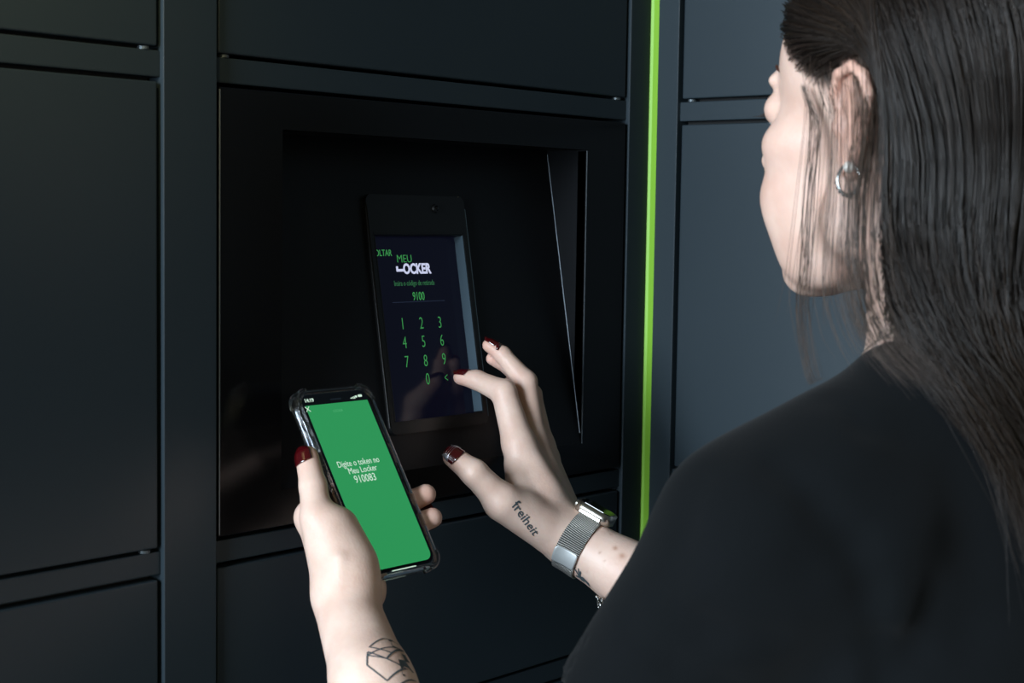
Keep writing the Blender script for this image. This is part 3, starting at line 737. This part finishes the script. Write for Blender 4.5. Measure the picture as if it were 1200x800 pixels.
def crease(pts, w, dp):
    q = [trace(shirt0, *p_) for p_ in pts]
    creases.extend([(a, b, w, dp) for a, b in zip(q, q[1:])])
crease([(912, 545), (960, 590), (1000, 640), (1020, 690), (1030, 750), (1032, 800)], .010, .0042)
crease([(1100, 700), (1070, 760), (1035, 800)], .010, .004)
crease([(1060, 640), (1045, 720), (1010, 800)], .016, -.004)
crease([(820, 560), (800, 620), (790, 680)], .012, .002)
crease([(770, 700), (830, 740), (900, 745)], .011, .0028)
crease([(740, 730), (790, 780), (850, 800)], .010, .0025)
crease([(975, 470), (1010, 500), (1060, 510)], .010, .0018)
crease([(1120, 560), (1140, 640), (1130, 730)], .018, .004)
def folds(P):
    d = .0016*np.sin(P @ np.array([38., 22, 30])+2.2*np.sin(P @ np.array([-17., 25, 9])))+.0009*np.sin(P @ np.array([-30., 55, 70])+1.6*np.sin(P @ np.array([33., 12, -21])))
    for a, b, w_, dp in creases:
        ab = b-a; t_ = np.clip(((P-a) @ ab)/(ab @ ab), 0, 1); r2 = ((P-a-t_[:, None]*ab)**2).sum(1)
        d = d+dp*np.exp(-r2/w_**2)*1.0
    return d
collar_c = T(-.004, 0, .108); collar_n = nrm(TU*.93+TF*.34)
shirt = Cut(.003, Cut(.002, Disp(folds, shirt0), sleeves_in), U(.002, Cone(NB-TU*.01+TF*.004, NB+TU*.14, .0555, .0600)))
shirt = And(shirt, Half(collar_c, collar_n))
sh_me, sv, _ = sdf_mesh('t_shirt', shirt, .0036, T(0, 0, 0)-np.array([.36, .36, .60]), T(0, 0, 0)+np.array([.36, .36, .20]), .05)
print('shirt', len(sv), time.time()-_t0)
ts = mk('t_shirt', sh_me, m_shirt, woman); sm_ = ts.modifiers.new('soft', 'SMOOTH'); sm_.factor = .5; sm_.iterations = 4
m_jeans = noise_bump(material('dark_denim', srgb(28, 34, 48), .85), 500, .3, .0008)
hipz = T(-.012, 0, -.50)
legs = []
shoes = []
gl = np.array([TL[0], TL[1], 0]); gf = np.array([TF0[0], TF0[1], 0])
for s in (1, -1):
    h0 = hipz+gl*s*.085; k0 = hipz+gl*s*.095+gf*.03; k0[2] = .46; a0_ = hipz+gl*s*.10-gf*.02; a0_[2] = .09
    legs += [Cone(h0, k0, .092, .060), Cone(k0, a0_, .060, .046)]
    shoes.append(U(.03, Ell(a0_*[1, 1, 0]+gf*.05+UP*.040, (.125, .044, .040), (gf, gl, UP)), Cone(a0_+gf*.005-UP*.03, a0_+UP*.02, .044, .040)))
jeans = U(.04, And(torso(.004), Half(T(0, 0, -.40), TU)), *legs)
jm, _, _ = sdf_mesh('jeans', And(jeans, Half([0, 0, .085], -UP)), .010, hipz-np.array([.3, .3, hipz[2]-.05]), hipz+np.array([.3, .3, .25]), .05)
mk('jeans', jm, m_jeans, woman)
m_shoe = material('black_leather_shoe', srgb(16, 16, 17), .4)
for sh in shoes:
    c0 = sh.ch[0].c
    sm, _, _ = sdf_mesh('shoe', And(sh, Half([0, 0, 0.0005], -UP)), .007, c0-np.array([.2, .2, .06]), c0+np.array([.2, .2, .16]))
    mk('shoe', sm, m_shoe, woman)

# ---------------------------------------------------------------- hair
m_hair = material('dark_brown_hair', srgb(44, 33, 28), .38, 0, .32)
nt = m_hair.node_tree; p = nt.nodes['Principled BSDF']
a_ = nt.nodes.new('ShaderNodeAttribute'); a_.attribute_name = 'tone'; nt.links.new(a_.outputs['Color'], p.inputs['Base Color'])
p.inputs['Anisotropic'].default_value = .5
skull = HE((-.006, 0, .045), (.097, .079, .088))
collide = U(.02, skull, HE((.030, 0, .030), (.070, .069, .066)), Cone(H(-.026, 0, -.030), NB, .050, .053), tor, Cone(SL, SL+uaL*.12, .059, .054), Cone(SR, SR+uaR*.12, .059, .054))
def resample(G, n):
    """Catmull-Rom through control points G (S,K,3) -> (S,n,3)"""
    S, K, _ = G.shape; E_ = np.concatenate([2*G[:, :1]-G[:, 1:2], G, 2*G[:, -1:]-G[:, -2:-1]], 1)
    out = []
    for t in np.linspace(0, K-1-1e-6, n):
        i = int(t); f_ = t-i; p0, p1, p2, p3 = E_[:, i], E_[:, i+1], E_[:, i+2], E_[:, i+3]
        out.append(.5*((2*p1)+(-p0+p2)*f_+(2*p0-5*p1+4*p2-p3)*f_*f_+(-p0+3*p1-3*p2+p3)*f_**3))
    return np.stack(out, 1)
def strands_mesh(name, X, rad, tones):
    S, n, _ = X.shape
    t = np.gradient(X, axis=1); t /= np.linalg.norm(t, axis=2, keepdims=True)+1e-9
    ref = np.array([.3, .2, .93]); a = np.cross(t, ref); a /= np.linalg.norm(a, axis=2, keepdims=True)+1e-9; b = np.cross(t, a)
    taper = np.interp(np.linspace(0, 1, n), [0, .06, .8, 1], [.7, 1, .85, .2])[None, :, None, None]
    ang = np.arange(3)*2*math.pi/3
    V = X[:, :, None]+(a[:, :, None]*np.cos(ang)[None, None, :, None]+b[:, :, None]*np.sin(ang)[None, None, :, None])*(rad[:, None, None, None]*taper)
    i = (np.arange(S)[:, None]*n+np.arange(n-1)[None])*3
    q = np.stack([np.stack([i+k, i+(k+1) % 3, i+3+(k+1) % 3, i+3+k], -1) for k in range(3)], 2).reshape(-1, 4)
    V = V.reshape(-1, 3)
    me = bpy.data.meshes.new(name); me.vertices.add(len(V)); me.vertices.foreach_set('co', V.astype(np.float32).ravel())
    me.loops.add(q.size); me.loops.foreach_set('vertex_index', q.astype(np.int32).ravel())
    me.polygons.add(len(q)); me.polygons.foreach_set('loop_start', np.arange(0, q.size, 4, dtype=np.int32)); me.polygons.foreach_set('use_smooth', np.ones(len(q), bool))
    me.update(calc_edges=True)
    col = me.color_attributes.new('tone', 'FLOAT_COLOR', 'POINT')
    T4 = np.repeat(np.concatenate([tones, np.ones((S, 1))], 1), n*3, 0); col.data.foreach_set('color', T4.astype(np.float32).ravel())
    return me
NS = 19000
# roots on the scalp (uniform on the skull ellipsoid, above the hairline)
u = rng.normal(size=(NS*5, 3)); u /= np.linalg.norm(u, axis=1, keepdims=True)
loc = u*np.array([.093, .075, .085])+np.array([-.006, 0, .045])
fr = loc[:, 0] > .03
ok = (hairline(loc[:, 0], loc[:, 1], loc[:, 2]) > .001)
ok &= ~((np.abs(loc[:, 1]) > .05) & (loc[:, 0] > -.026) & (loc[:, 0] < .03) & (loc[:, 2] < .040))
loc = loc[ok][:NS]; NS = len(loc)
sgn = np.where(loc[:, 1] >= 0, 1.0, -1.0)
az = np.arctan2(np.abs(loc[:, 1]), -loc[:, 0])            # 0 back of head .. pi front
azn = az/np.pi
hgt = np.clip((loc[:, 2]+.05)/.18, 0, 1)
r1 = rng.random(NS); r2 = rng.random(NS); r3 = rng.normal(size=NS)
lay = .003+.022*hgt*r1                                     # outer layers start higher up
# middle waypoint on the skull, combed back and down
az2 = np.clip(az*.72, 0, 1.45); zz = loc[:, 2]*.45+.022; zz = np.where(az2 > .9, np.maximum(zz, .048), zz)
m1 = np.stack([-.006-(.097+lay)*np.cos(az2)*np.sqrt(np.clip(1-((zz-.045)/.095)**2, .05, 1)), sgn*(.079+lay)*np.sin(az2)*np.sqrt(np.clip(1-((zz-.045)/.095)**2, .05, 1)), zz], 1)
# waypoint behind the ear / nape
az3 = np.clip(az*.55, 0, 1.30); sp = az3/1.30
m2 = np.stack([-.018-(.070+lay*1.3)*np.cos(az3)-.004, sgn*(.070+lay*1.2)*np.sin(az3), np.full(NS, -.040)-.02*r2], 1)
m15 = m2.copy(); m15[:, 2] = -.002; m15[:, 0] = -.020-(.066+lay*1.2)*np.cos(az3); m15[:, 1] = sgn*(.073+lay*1.1)*np.sin(az3)
m2[:, 0] += .006
W = lambda L: HO+L[:, :1]*HF+L[:, 1:2]*HL+L[:, 2:3]*HU
root, m1w, m15w, m2w = W(loc), W(m1), W(m15), W(m2)
# fall: left side mass drifts back over the shoulder blade
side_ = sgn*sp
bk = -HF*[1, 1, 0]
A1, A2, A3 = at(1050, 385, .925), at(1122, 478, .925), at(1200, 588, .935)
def fall(A, wd, bulge, th, jit):
    q = 1-side_
    return A - np.outer(q*wd, TL) - np.outer(bulge*np.clip(1-side_**2, 0, 1)+th*r1, TF0) + rng.normal(size=(NS, 3))*jit
down1 = fall(A1, .070, .030, .020, .004)
down2 = fall(A2, .066, .012, .026, .008)
down3 = fall(A3, .062, .000, .026, .013) - np.outer(.05*r2, UP)
G = np.stack([root, (root+m1w)/2, m1w, m15w, m2w, down1, down2, down3], 1)
# push the second control out of the skull
n = 20
X = resample(G, n)
# clumps and stray waves
cl = rng.integers(0, 420, NS); ph = rng.random(420)*6.28; am = rng.random(420)
s_ = np.linspace(0, 1, n)
wob = np.sin(s_[None]*7+ph[cl][:, None])*(.0016*am[cl][:, None])*s_[None]
X += wob[:, :, None]*TL + (np.cos(s_[None]*6+ph[cl][:, None]*1.7)*.0014*s_[None])[:, :, None]*TF0
X += (rng.normal(size=(NS, 1, 3))*.0022)*s_[None, :, None]
need = (.0015+lay*.8)[:, None]*np.ones(n)[None]; need[:, 0] = -.004; need[:, 1] *= .5
for _ in range(3):
    flat = X.reshape(-1, 3); d = ev(collide, flat); g_ = grad(collide, flat, .002); g_ /= np.linalg.norm(g_, axis=1, keepdims=True)+1e-9
    push = np.clip(need.reshape(-1)-d, 0, .05); flat = flat+g_*push[:, None]; X = flat.reshape(NS, n, 3)
    X[:, 1:-1] = X[:, 1:-1]*.6+(X[:, :-2]+X[:, 2:])*.2
base = np.array([.0165, .0112, .0084])
tn_ = base*(.55+.9*rng.random((NS, 1)))*(1+.10*rng.normal(size=(NS, 1))*np.array([[1, .2, -.6]]))
tn_ = np.clip(tn_, .004, .2)
hm = strands_mesh('hair', X, .00020+.00016*rng.random(NS), tn_)
ho = mk('hair', hm, m_hair, woman); tag(ho, kind='stuff')
print('hair', NS, time.time()-_t0)
# fine locks hanging in front of the ear and under the jaw
guides = [  # guide curves (x, y, depth), count, spread
    ([(950, 100, .99), (955, 150, .985), (948, 230, .98), (943, 310, .975), (941, 370, .965), (952, 440, .955), (968, 462, .95)], 24, .0020),
    ([(965, 60, .98), (966, 140, .97), (960, 230, .965), (952, 320, .965), (946, 380, .958)], 20, .0060),
    ([(978, 40, .97), (978, 140, .952), (975, 240, .95), (970, 330, .948), (985, 390, .945), (1004, 425, .94)], 16, .0060),
    ([(992, 30, .96), (994, 130, .942), (992, 230, .938), (990, 320, .94), (1002, 370, .935), (1015, 410, .93)], 14, .0060),
    ([(1016, 60, .955), (1020, 150, .936), (1012, 240, .930), (1014, 330, .925), (1035, 395, .915), (1085, 450, .90)], 130, .0065),
]
XS = []
for pts, cnt, spd in guides:
    g0 = np.array([at(*q) for q in pts])
    for i in range(cnt):
        o_ = rng.normal(size=3)*spd*np.array([1, 1, .4]); w1 = np.linspace(.6, 1.3, len(g0))[:, None]
        XS.append(resample((g0+o_*w1+rng.normal(size=g0.shape)*.0008)[None], 24)[0])
XS = np.array(XS); K = len(XS)
flat = XS.reshape(-1, 3)
for _ in range(2):
    d = ev(collide, flat); db = ev(face, flat); d = np.minimum(d, db); g_ = grad(U(.004, collide, face), flat, .002); g_ /= np.linalg.norm(g_, axis=1, keepdims=True)+1e-9
    flat = flat+g_*np.clip(.0022-d, 0, .04)[:, None]
XS = flat.reshape(K, 24, 3)
lm = strands_mesh('loose_locks', XS, np.full(K, .00016), np.clip(base*4.2*(.6+.8*rng.random((K, 1))), 0, 1))
tag(mk('loose_locks', lm, m_hair, woman), kind='stuff')

# ================================================================ phone
m_pbody = material('phone_black_glass', srgb(6, 6, 8), .08, 0, .6)
m_pscreen = material('phone_screen_green', srgb(8, 24, 14), .12, 0, .5, emit=srgb(46, 152, 88), estr=.92)
m_white = material('white_screen_text', (0, 0, 0, 1), .5, 0, 0, emit=srgb(205, 232, 214), estr=1.0)
m_faint = material('faint_screen_mark', (0, 0, 0, 1), .5, 0, 0, emit=srgb(78, 170, 112), estr=1.0)
m_pframe = material('phone_steel_band', srgb(120, 122, 126), .2, 1)
m_case = material('clear_soft_case', (.93, .95, .96, 1), .07, 0, .5, **{'Transmission Weight': 1.0, 'IOR': 1.42})
phone = empty('smartphone', tuple(PC), 'smartphone with a bright green screen in a clear bumper case, held in the left hand', 'phone')
bm = bmesh.new(); prism(bm, rrect(PWD-.003, PHT-.003, .0095, 8), -PTH, -.0004, PH)
bmesh.ops.bevel(bm, geom=[e for e in bm.edges if len(e.link_faces) == 2 and abs(e.calc_face_angle(0)) > 1.2], offset=.0012, segments=3, affect='EDGES'); mk('phone_body', bm_mesh('phone_body', bm), m_pframe, phone, False)
bm = bmesh.new(); prism(bm, rrect(PWD-.0042, PHT-.0042, .0088, 8), -.0010, 0, PH); front = mk('front_glass', bm_mesh('front_glass', bm), m_pbody, phone)
sw, shh = PWD-.0092, PHT-.0092
bm = bmesh.new()
bot = [q for q in rrect(sw, shh, .0065, 8) if q[1] < 0]
nw, nh = .0335, .0050
topy = shh/2-.0062
tp = [(-sw/2, topy), (sw/2, topy)]
poly = [(-sw/2, topy)]+[q for q in rrect(sw, shh, .0065, 8) if q[1] < 0 and q[0] < 0]+[q for q in rrect(sw, shh, .0065, 8) if q[1] < 0 and q[0] >= 0]+[(sw/2, topy)]
prism(bm, poly, 0, .0001, PH)
screen = mk('phone_screen', bm_mesh('phone_screen', bm), m_pscreen, phone)
def ptext(name, s, x, y, size, mat, sx=1.0, align='CENTER', bold=0):
    me = text_mesh(s, size, PH @ Matrix.Translation((x, y, .00025)), bold, sx, align, .00004); return mk(name, me, mat, phone)
def pg(x, y): return on_glass(x, y, PH, 0)
def psub(o): 
    o.parent = None; return child(o, screen)
for s, x, y, wpx in (('Digite o token no', 421, 545.5, 51), ('Meu Locker', 426, 554, 35), ('910083', 429.5, 565, 26)):
    lx, ly = pg(x, y-1.0); 
    me = text_mesh(s, .0072 if s != '910083' else .0088, Matrix.Identity(4), 0, 1, 'CENTER', .00004)
    xs = [v.co.x for v in me.vertices]; wn = max(xs)-min(xs)
    xa, _ = pg(x-wpx/2, y); xb, _ = pg(x+wpx/2, y)
    me.transform(PH @ Matrix.Translation((lx, ly, .00022)) @ Matrix.Diagonal(((xb-xa)/wn, 1, 1, 1))); mk('screen_text', me, m_white, screen)
lx, ly = pg(361, 469.5); mk('status_text', text_mesh('14:19', .0042, PH @ Matrix.Translation((lx-.004, ly-.0012, .0002)), .0001, 1.05, 'LEFT', .00004), m_white, front)
bm = bmesh.new()
for k in range(4):
    x0, y0 = pg(411+k*1.5, 467); prism(bm, [(x0, y0), (x0+.0006, y0), (x0+.0006, y0+.0007+.0005*k), (x0, y0+.0007+.0005*k)], 0, .0003, PH)
mk('signal_bars', bm_mesh('signal_bars', bm), m_white, front)
bm = bmesh.new(); x0, y0 = pg(421.5, 463.5); prism(bm, rrect(.0042, .0020, .0006, 3, x0, y0), 0, .0003, PH); mk('battery_icon', bm_mesh('battery_icon', bm), m_white, front)
bm = bmesh.new(); x0, y0 = pg(417.0, 464.5); prism(bm, rrect(.0020, .0018, .0006, 3, x0, y0), 0, .0003, PH); mk('wifi_icon', bm_mesh('wifi_icon', bm), m_white, front)
bm = bmesh.new(); prism(bm, rrect(.012, .0014, .0006, 3, 0, shh/2-.0030), 0, .0003, PH); mk('earpiece_slot', bm_mesh('earpiece_slot', bm), m_pframe, front)
bm = bmesh.new(); x0, y0 = pg(360.5, 479.5)
for sg in (1, -1):
    prism(bm, [(-.0030, -.00022), (.0030, -.00022), (.0030, .00022), (-.0030, .00022)], .0001, .0003, PH @ Matrix.Translation((x0, y0, 0)) @ Matrix.Rotation(sg*math.radians(45), 4, 'Z'))
mk('close_cross', bm_mesh('close_cross', bm), m_white, screen)
x0, y0 = pg(396, 481); mk('faint_logo', text_mesh('LOCKER', .0030, PH @ Matrix.Translation((x0, y0-.001, .0001)), 0, .9, 'CENTER', .00004), m_faint, screen)
bm = bmesh.new(); x0, y0 = pg(481, 664.5); prism(bm, rrect(.026, .0011, .0005, 3, 0, y0), .0001, .0003, PH); mk('home_bar', bm_mesh('home_bar', bm), m_white, screen)
for y_, l_ in ((.050, .006), (.036, .011), (.022, .011)):
    bm = bmesh.new(); add_box(bm, (-PWD/2-.0006, y_-l_/2, -.0058), (-PWD/2+.002, y_+l_/2, -.0030), .0005, 2, PH); mk('side_button', bm_mesh('side_button', bm), m_pframe, phone)
# clear case: open tray with thick corners
bm = bmesh.new()
o_ = rrect(PWD+.0042, PHT+.0042, .0115, 8); i_ = rrect(PWD-.0022, PHT-.0022, .0100, 8)
ring(bm, o_, i_, -PTH-.0005, .0010, PH)
cs = bm_mesh('phone_case', bm); case = mk('phone_case', cs, m_case, phone, True)
for sx in (-1, 1):
    for sy in (-1, 1):
        bm = bmesh.new(); a0 = {(1, 1): 0, (-1, 1): 90, (-1, -1): 180, (1, -1): 270}[(sx, sy)]
        cx_, cy_ = sx*(PWD/2-.0094), sy*(PHT/2-.0094)
        pts = [PH @ Vector((cx_+.0118*math.cos(math.radians(a0+t_)), cy_+.0118*math.sin(math.radians(a0+t_)), z_)) for z_ in (0,) for t_ in range(-6, 97, 6)]
        tube(bm, pts, .0016, 8); tube(bm, [p_-Vector(pz)*.0075 for p_ in pts], .0016, 8)
        mk('corner_bumper', bm_mesh('corner_bumper', bm), m_case, case, True)
bm = bmesh.new(); prism(bm, rrect(PWD-.001, PHT-.001, .010, 8), -PTH-.0014, -PTH-.0005, PH); mk('case_back', bm_mesh('case_back', bm), m_case, phone)

# ================================================================ watch
wb = WR + ra*float((at(676, 641, 1.38)-WR) @ ra)
dn = cu*.86+cr*.50-cf*.10; dn = nrm(dn-ra*(dn @ ra)); sd = np.cross(ra, dn)
bt = local_bvh(wb, .07)
def skin_ring(c, n, axis, d0, s0, off, tilt=0.0):
    out = []
    for i in range(n):
        a = 2*math.pi*i/n; dr = d0*math.cos(a)+s0*math.sin(a)
        h_ = bt.ray_cast(Vector(c+dr*.06), Vector(-dr), .07)
        rr = float((np.array(h_[0])-c) @ dr) if h_[0] is not None else .024
        out.append((c, dr, rr+off))
    return out
m_mesh = material('milanese_steel_mesh', srgb(150, 150, 148), .42, .75)
nt = m_mesh.node_tree; p = nt.nodes['Principled BSDF']
uv = nt.nodes.new('ShaderNodeUVMap'); mp_ = nt.nodes.new('ShaderNodeMapping'); mp_.inputs['Scale'].default_value = (1, 1, 1)
wv = nt.nodes.new('ShaderNodeTexWave'); wv.inputs['Scale'].default_value = 1.0; wv.bands_direction = 'Y'; wv.inputs['Distortion'].default_value = 0
wv2 = nt.nodes.new('ShaderNodeTexWave'); wv2.inputs['Scale'].default_value = 1.0; wv2.bands_direction = 'X'
nt.links.new(uv.outputs['UV'], wv.inputs['Vector']); nt.links.new(uv.outputs['UV'], wv2.inputs['Vector'])
mu = nt.nodes.new('ShaderNodeMath'); mu.operation = 'MULTIPLY_ADD'; mu.inputs[1].default_value = .4
nt.links.new(wv2.outputs['Fac'], mu.inputs[0]); nt.links.new(wv.outputs['Fac'], mu.inputs[2])
b_ = nt.nodes.new('ShaderNodeBump'); b_.inputs['Distance'].default_value = .0006; b_.inputs['Strength'].default_value = 1.0
nt.links.new(mu.outputs[0], b_.inputs['Height']); nt.links.new(b_.outputs['Normal'], p.inputs['Normal'])
cr_ = nt.nodes.new('ShaderNodeValToRGB'); cr_.color_ramp.elements[0].color = srgb(52, 52, 54); cr_.color_ramp.elements[1].color = srgb(214, 212, 206)
nt.links.new(wv.outputs['Fac'], cr_.inputs['Fac']); nt.links.new(cr_.outputs['Color'], p.inputs['Base Color'])
m_case_al = material('champagne_aluminium', srgb(206, 202, 192), .28, 1)
watch = empty('wristwatch', tuple(wb), 'silver smartwatch on a steel mesh strap round the right wrist', 'watch')
NR, NWD = 96, 9
rg = []
for j in range(NWD):
    w_ = (j/(NWD-1)-.5)*.0205
    rg.append([c+dr*(r_+.0002) for c, dr, r_ in skin_ring(wb+ra*w_, NR, ra, dn, sd, .0009)])
rg = np.array(rg)
for _ in range(3): rg = rg*.5+(np.roll(rg, 1, 1)+np.roll(rg, -1, 1))*.25
V = rg.reshape(-1, 3); F = [(j*NR+i, j*NR+(i+1) % NR, (j+1)*NR+(i+1) % NR, (j+1)*NR+i) for j in range(NWD-1) for i in range(NR)]
me = raw('strap', V, F); uvl = me.uv_layers.new(name='UVMap'); k = 0
for j in range(NWD-1):
    for i in range(NR):
        for (jj, ii) in ((j, i), (j, i+1), (j+1, i+1), (j+1, i)):
            uvl.data[k].uv = (jj/(NWD-1)*5.5, ii/NR*34); k += 1
st = mk('strap', me, m_mesh, watch, True); so = st.modifiers.new('s', 'SOLIDIFY'); so.thickness = .0014; so.offset = 1
rad0 = float(np.mean([(rg[j][i % NR]-wb) @ dn for j in range(NWD) for i in (-2, -1, 0, 1, 2)]))
WM = frame_mat(wb+dn*(rad0+.0050), ra, sd, dn)
bm = bmesh.new(); prism(bm, rrect(.0330, .0300, .0075, 8), -.0045, .0045, WM)
bmesh.ops.bevel(bm, geom=[e for e in bm.edges if len(e.link_faces) == 2 and abs(e.calc_face_angle(0)) > 1.2], offset=.0028, segments=4, affect='EDGES')
mk('watch_case', bm_mesh('watch_case', bm), m_case_al, watch, True)
bm = bmesh.new(); prism(bm, rrect(.0290, .0262, .0060, 8), .0040, .0052, WM); mk('watch_glass', bm_mesh('watch_glass', bm), m_pbody, watch)
bm = bmesh.new(); bmesh.ops.create_cone(bm, cap_ends=True, segments=20, radius1=.0034, radius2=.0032, depth=.0020, matrix=WM @ Matrix.Translation((-.0168, .006, 0)) @ Matrix.Rotation(math.pi/2, 4, 'Y')); mk('crown', bm_mesh('crown', bm), m_case_al, watch)
for sg in (1, -1):
    bm = bmesh.new(); add_box(bm, (-.0105, sg*.0155-.002, -.0042), (.0105, sg*.0155+.002, -.0002), .001, 2, WM); mk('lug', bm_mesh('lug', bm), m_case_al, watch)
# magnetic clasp plate on the camera side of the strap
def band_point(a, w_):
    i = (a/(2*math.pi)*NR) % NR; j = (w_/.0205+.5)*(NWD-1); j = min(max(j, 0), NWD-1.001)
    i0 = int(i); j0 = int(j); fi, fj = i-i0, j-j0
    g = lambda J, I: rg[J][I % NR]
    q = (g(j0, i0)*(1-fi)+g(j0, i0+1)*fi)*(1-fj)+(g(j0+1, i0)*(1-fi)+g(j0+1, i0+1)*fi)*fj
    ax_ = wb+ra*w_; return q, nrm(q-ax_)
tgt = at(667, 654.5, 1.36)-wb; ac = math.atan2(float(tgt @ sd), float(tgt @ dn))
pts = rrect(.0130, .0200, .0028, 5); V = []; F = []
GN = 15
for b2 in range(GN):
    for a2 in range(GN):
        # square-to-rounded-rect map
        s1 = (a2/(GN-1))*2-1; s2 = (b2/(GN-1))*2-1
        sx_, sy_ = s1*.0068, s2*.0102
        rcl = .0030; ex = max(0, abs(sx_)-(.0068-rcl)); ey = max(0, abs(sy_)-(.0102-rcl)); l_ = math.hypot(ex, ey)
        if l_ > rcl: f_ = rcl/l_; sx_ = math.copysign((.0068-rcl)+ex*f_, sx_); sy_ = math.copysign((.0102-rcl)+ey*f_, sy_)
        q, n_ = band_point(ac+sx_/.0235, sy_); V.append(q+n_*.0020)
F = [(b2*GN+a2, b2*GN+a2+1, (b2+1)*GN+a2+1, (b2+1)*GN+a2) for b2 in range(GN-1) for a2 in range(GN-1)]
ck = mk('clasp', raw('clasp', V, F), material('brushed_clasp', srgb(208, 212, 212), .5, .55), watch, True); so = ck.modifiers.new('s', 'SOLIDIFY'); so.thickness = .0012; so.offset = 0

# ================================================================ bracelet
bc = WR + ra*float((at(724, 664, 1.37)-WR) @ ra)
bt = local_bvh(bc, .07)
br = empty('bracelet', tuple(bc), 'thin silver chain bracelet with a round charm behind the watch', 'bracelet')
loop = [c+dr*r_+ra*(.004*math.sin(i*.9)) for i, (c, dr, r_) in enumerate(skin_ring(bc, 60, ra, dn, sd, .0012))]
lk = bmesh.new(); tube(lk, [Vector((.0020*math.cos(a), .0013*math.sin(a), 0)) for a in np.linspace(0, 2*math.pi, 11)[:-1]], .0004, 5, True); lkm = bm_mesh('link', lk); lkm.materials.append(m_metal)
for i in range(60):
    a = Vector(loop[i]); b = Vector(loop[(i+1) % 60]); d_ = (b-a).normalized(); n_ = (a-Vector(bc)).normalized()
    if i % 2: n_ = d_.cross(n_)
    s_2 = d_.cross(n_).normalized(); n_ = s_2.cross(d_)
    o = bpy.data.objects.new('chain_link', lkm); COL.objects.link(o); child(o, br)
    o.matrix_local = Matrix(((d_.x, s_2.x, n_.x, a.x), (d_.y, s_2.y, n_.y, a.y), (d_.z, s_2.z, n_.z, a.z), (0, 0, 0, 1)))
cp = at(703, 706, 1.352)
bm = bmesh.new()
for k in range(3):
    tube(bm, [Vector(cp)+Vector(cr)*.0035*math.cos(a+k)*(.6+.2*k)+Vector(cu)*(.0048*math.sin(a)+.0005*k)+Vector(cf)*.0016*math.sin(2*a+k) for a in np.linspace(0, 2*math.pi, 15)[:-1]], .0007, 6, True)
mk('charm', bm_mesh('charm', bm), m_metal, br, True)

# ================================================================ earrings and necklace
for s in (1, -1):
    e0 = H(-.009, s*.0800, -.022)
    er = empty('earring', tuple(e0), 'silver hoop earring with a pale pearl in the left ear' if s > 0 else 'silver hoop earring in the far ear, hidden behind the head', 'earring')
    bm = bmesh.new(); tube(bm, [e0+HU*(-.0085+.0088*math.cos(a))+HF*.0085*math.sin(a)*.95+HL*s*.0012 for a in np.linspace(0, 2*math.pi, 29)[:-1]], .0011, 8, True); mk('hoop', bm_mesh('hoop', bm), m_metal, er, True)
    bm = bmesh.new(); bmesh.ops.create_uvsphere(bm, u_segments=20, v_segments=12, radius=.0036, matrix=Matrix.Translation(e0+HL*s*.002-HU*.001)); mk('pearl', bm_mesh('pearl', bm), material('pearl', srgb(222, 214, 204), .18, .1, .7), er, True)
    bm = bmesh.new(); b2_ = e0-HU*.0168
    for k in range(9):
        a = math.pi*(1.08+.84*k/8); bmesh.ops.create_icosphere(bm, subdivisions=1, radius=.0013, matrix=Matrix.Translation(e0+HU*(-.0085+.0098*math.sin(a))+HF*.0090*math.cos(a)+HL*s*.0012))
    mk('stones', bm_mesh('stones', bm), m_metal, er)
nl = empty('necklace', tuple(NB), 'fine silver chain necklace at the base of the neck', 'necklace')
bt = local_bvh(NB+TU*.028, .12); c0 = NB+TU*.024; lp = []
for i in range(80):
    a = 2*math.pi*i/80; dr = TF*math.cos(a)+TL*math.sin(a); cc = c0+TU*(-.022*math.cos(a))
    h_ = bt.ray_cast(Vector(cc+dr*.12), Vector(-dr), .14); lp.append(np.array(h_[0])+dr*.0008 if h_[0] is not None else cc+dr*.056)
bm = bmesh.new(); tube(bm, lp, .0005, 5, True); mk('chain', bm_mesh('chain', bm), m_metal, nl)
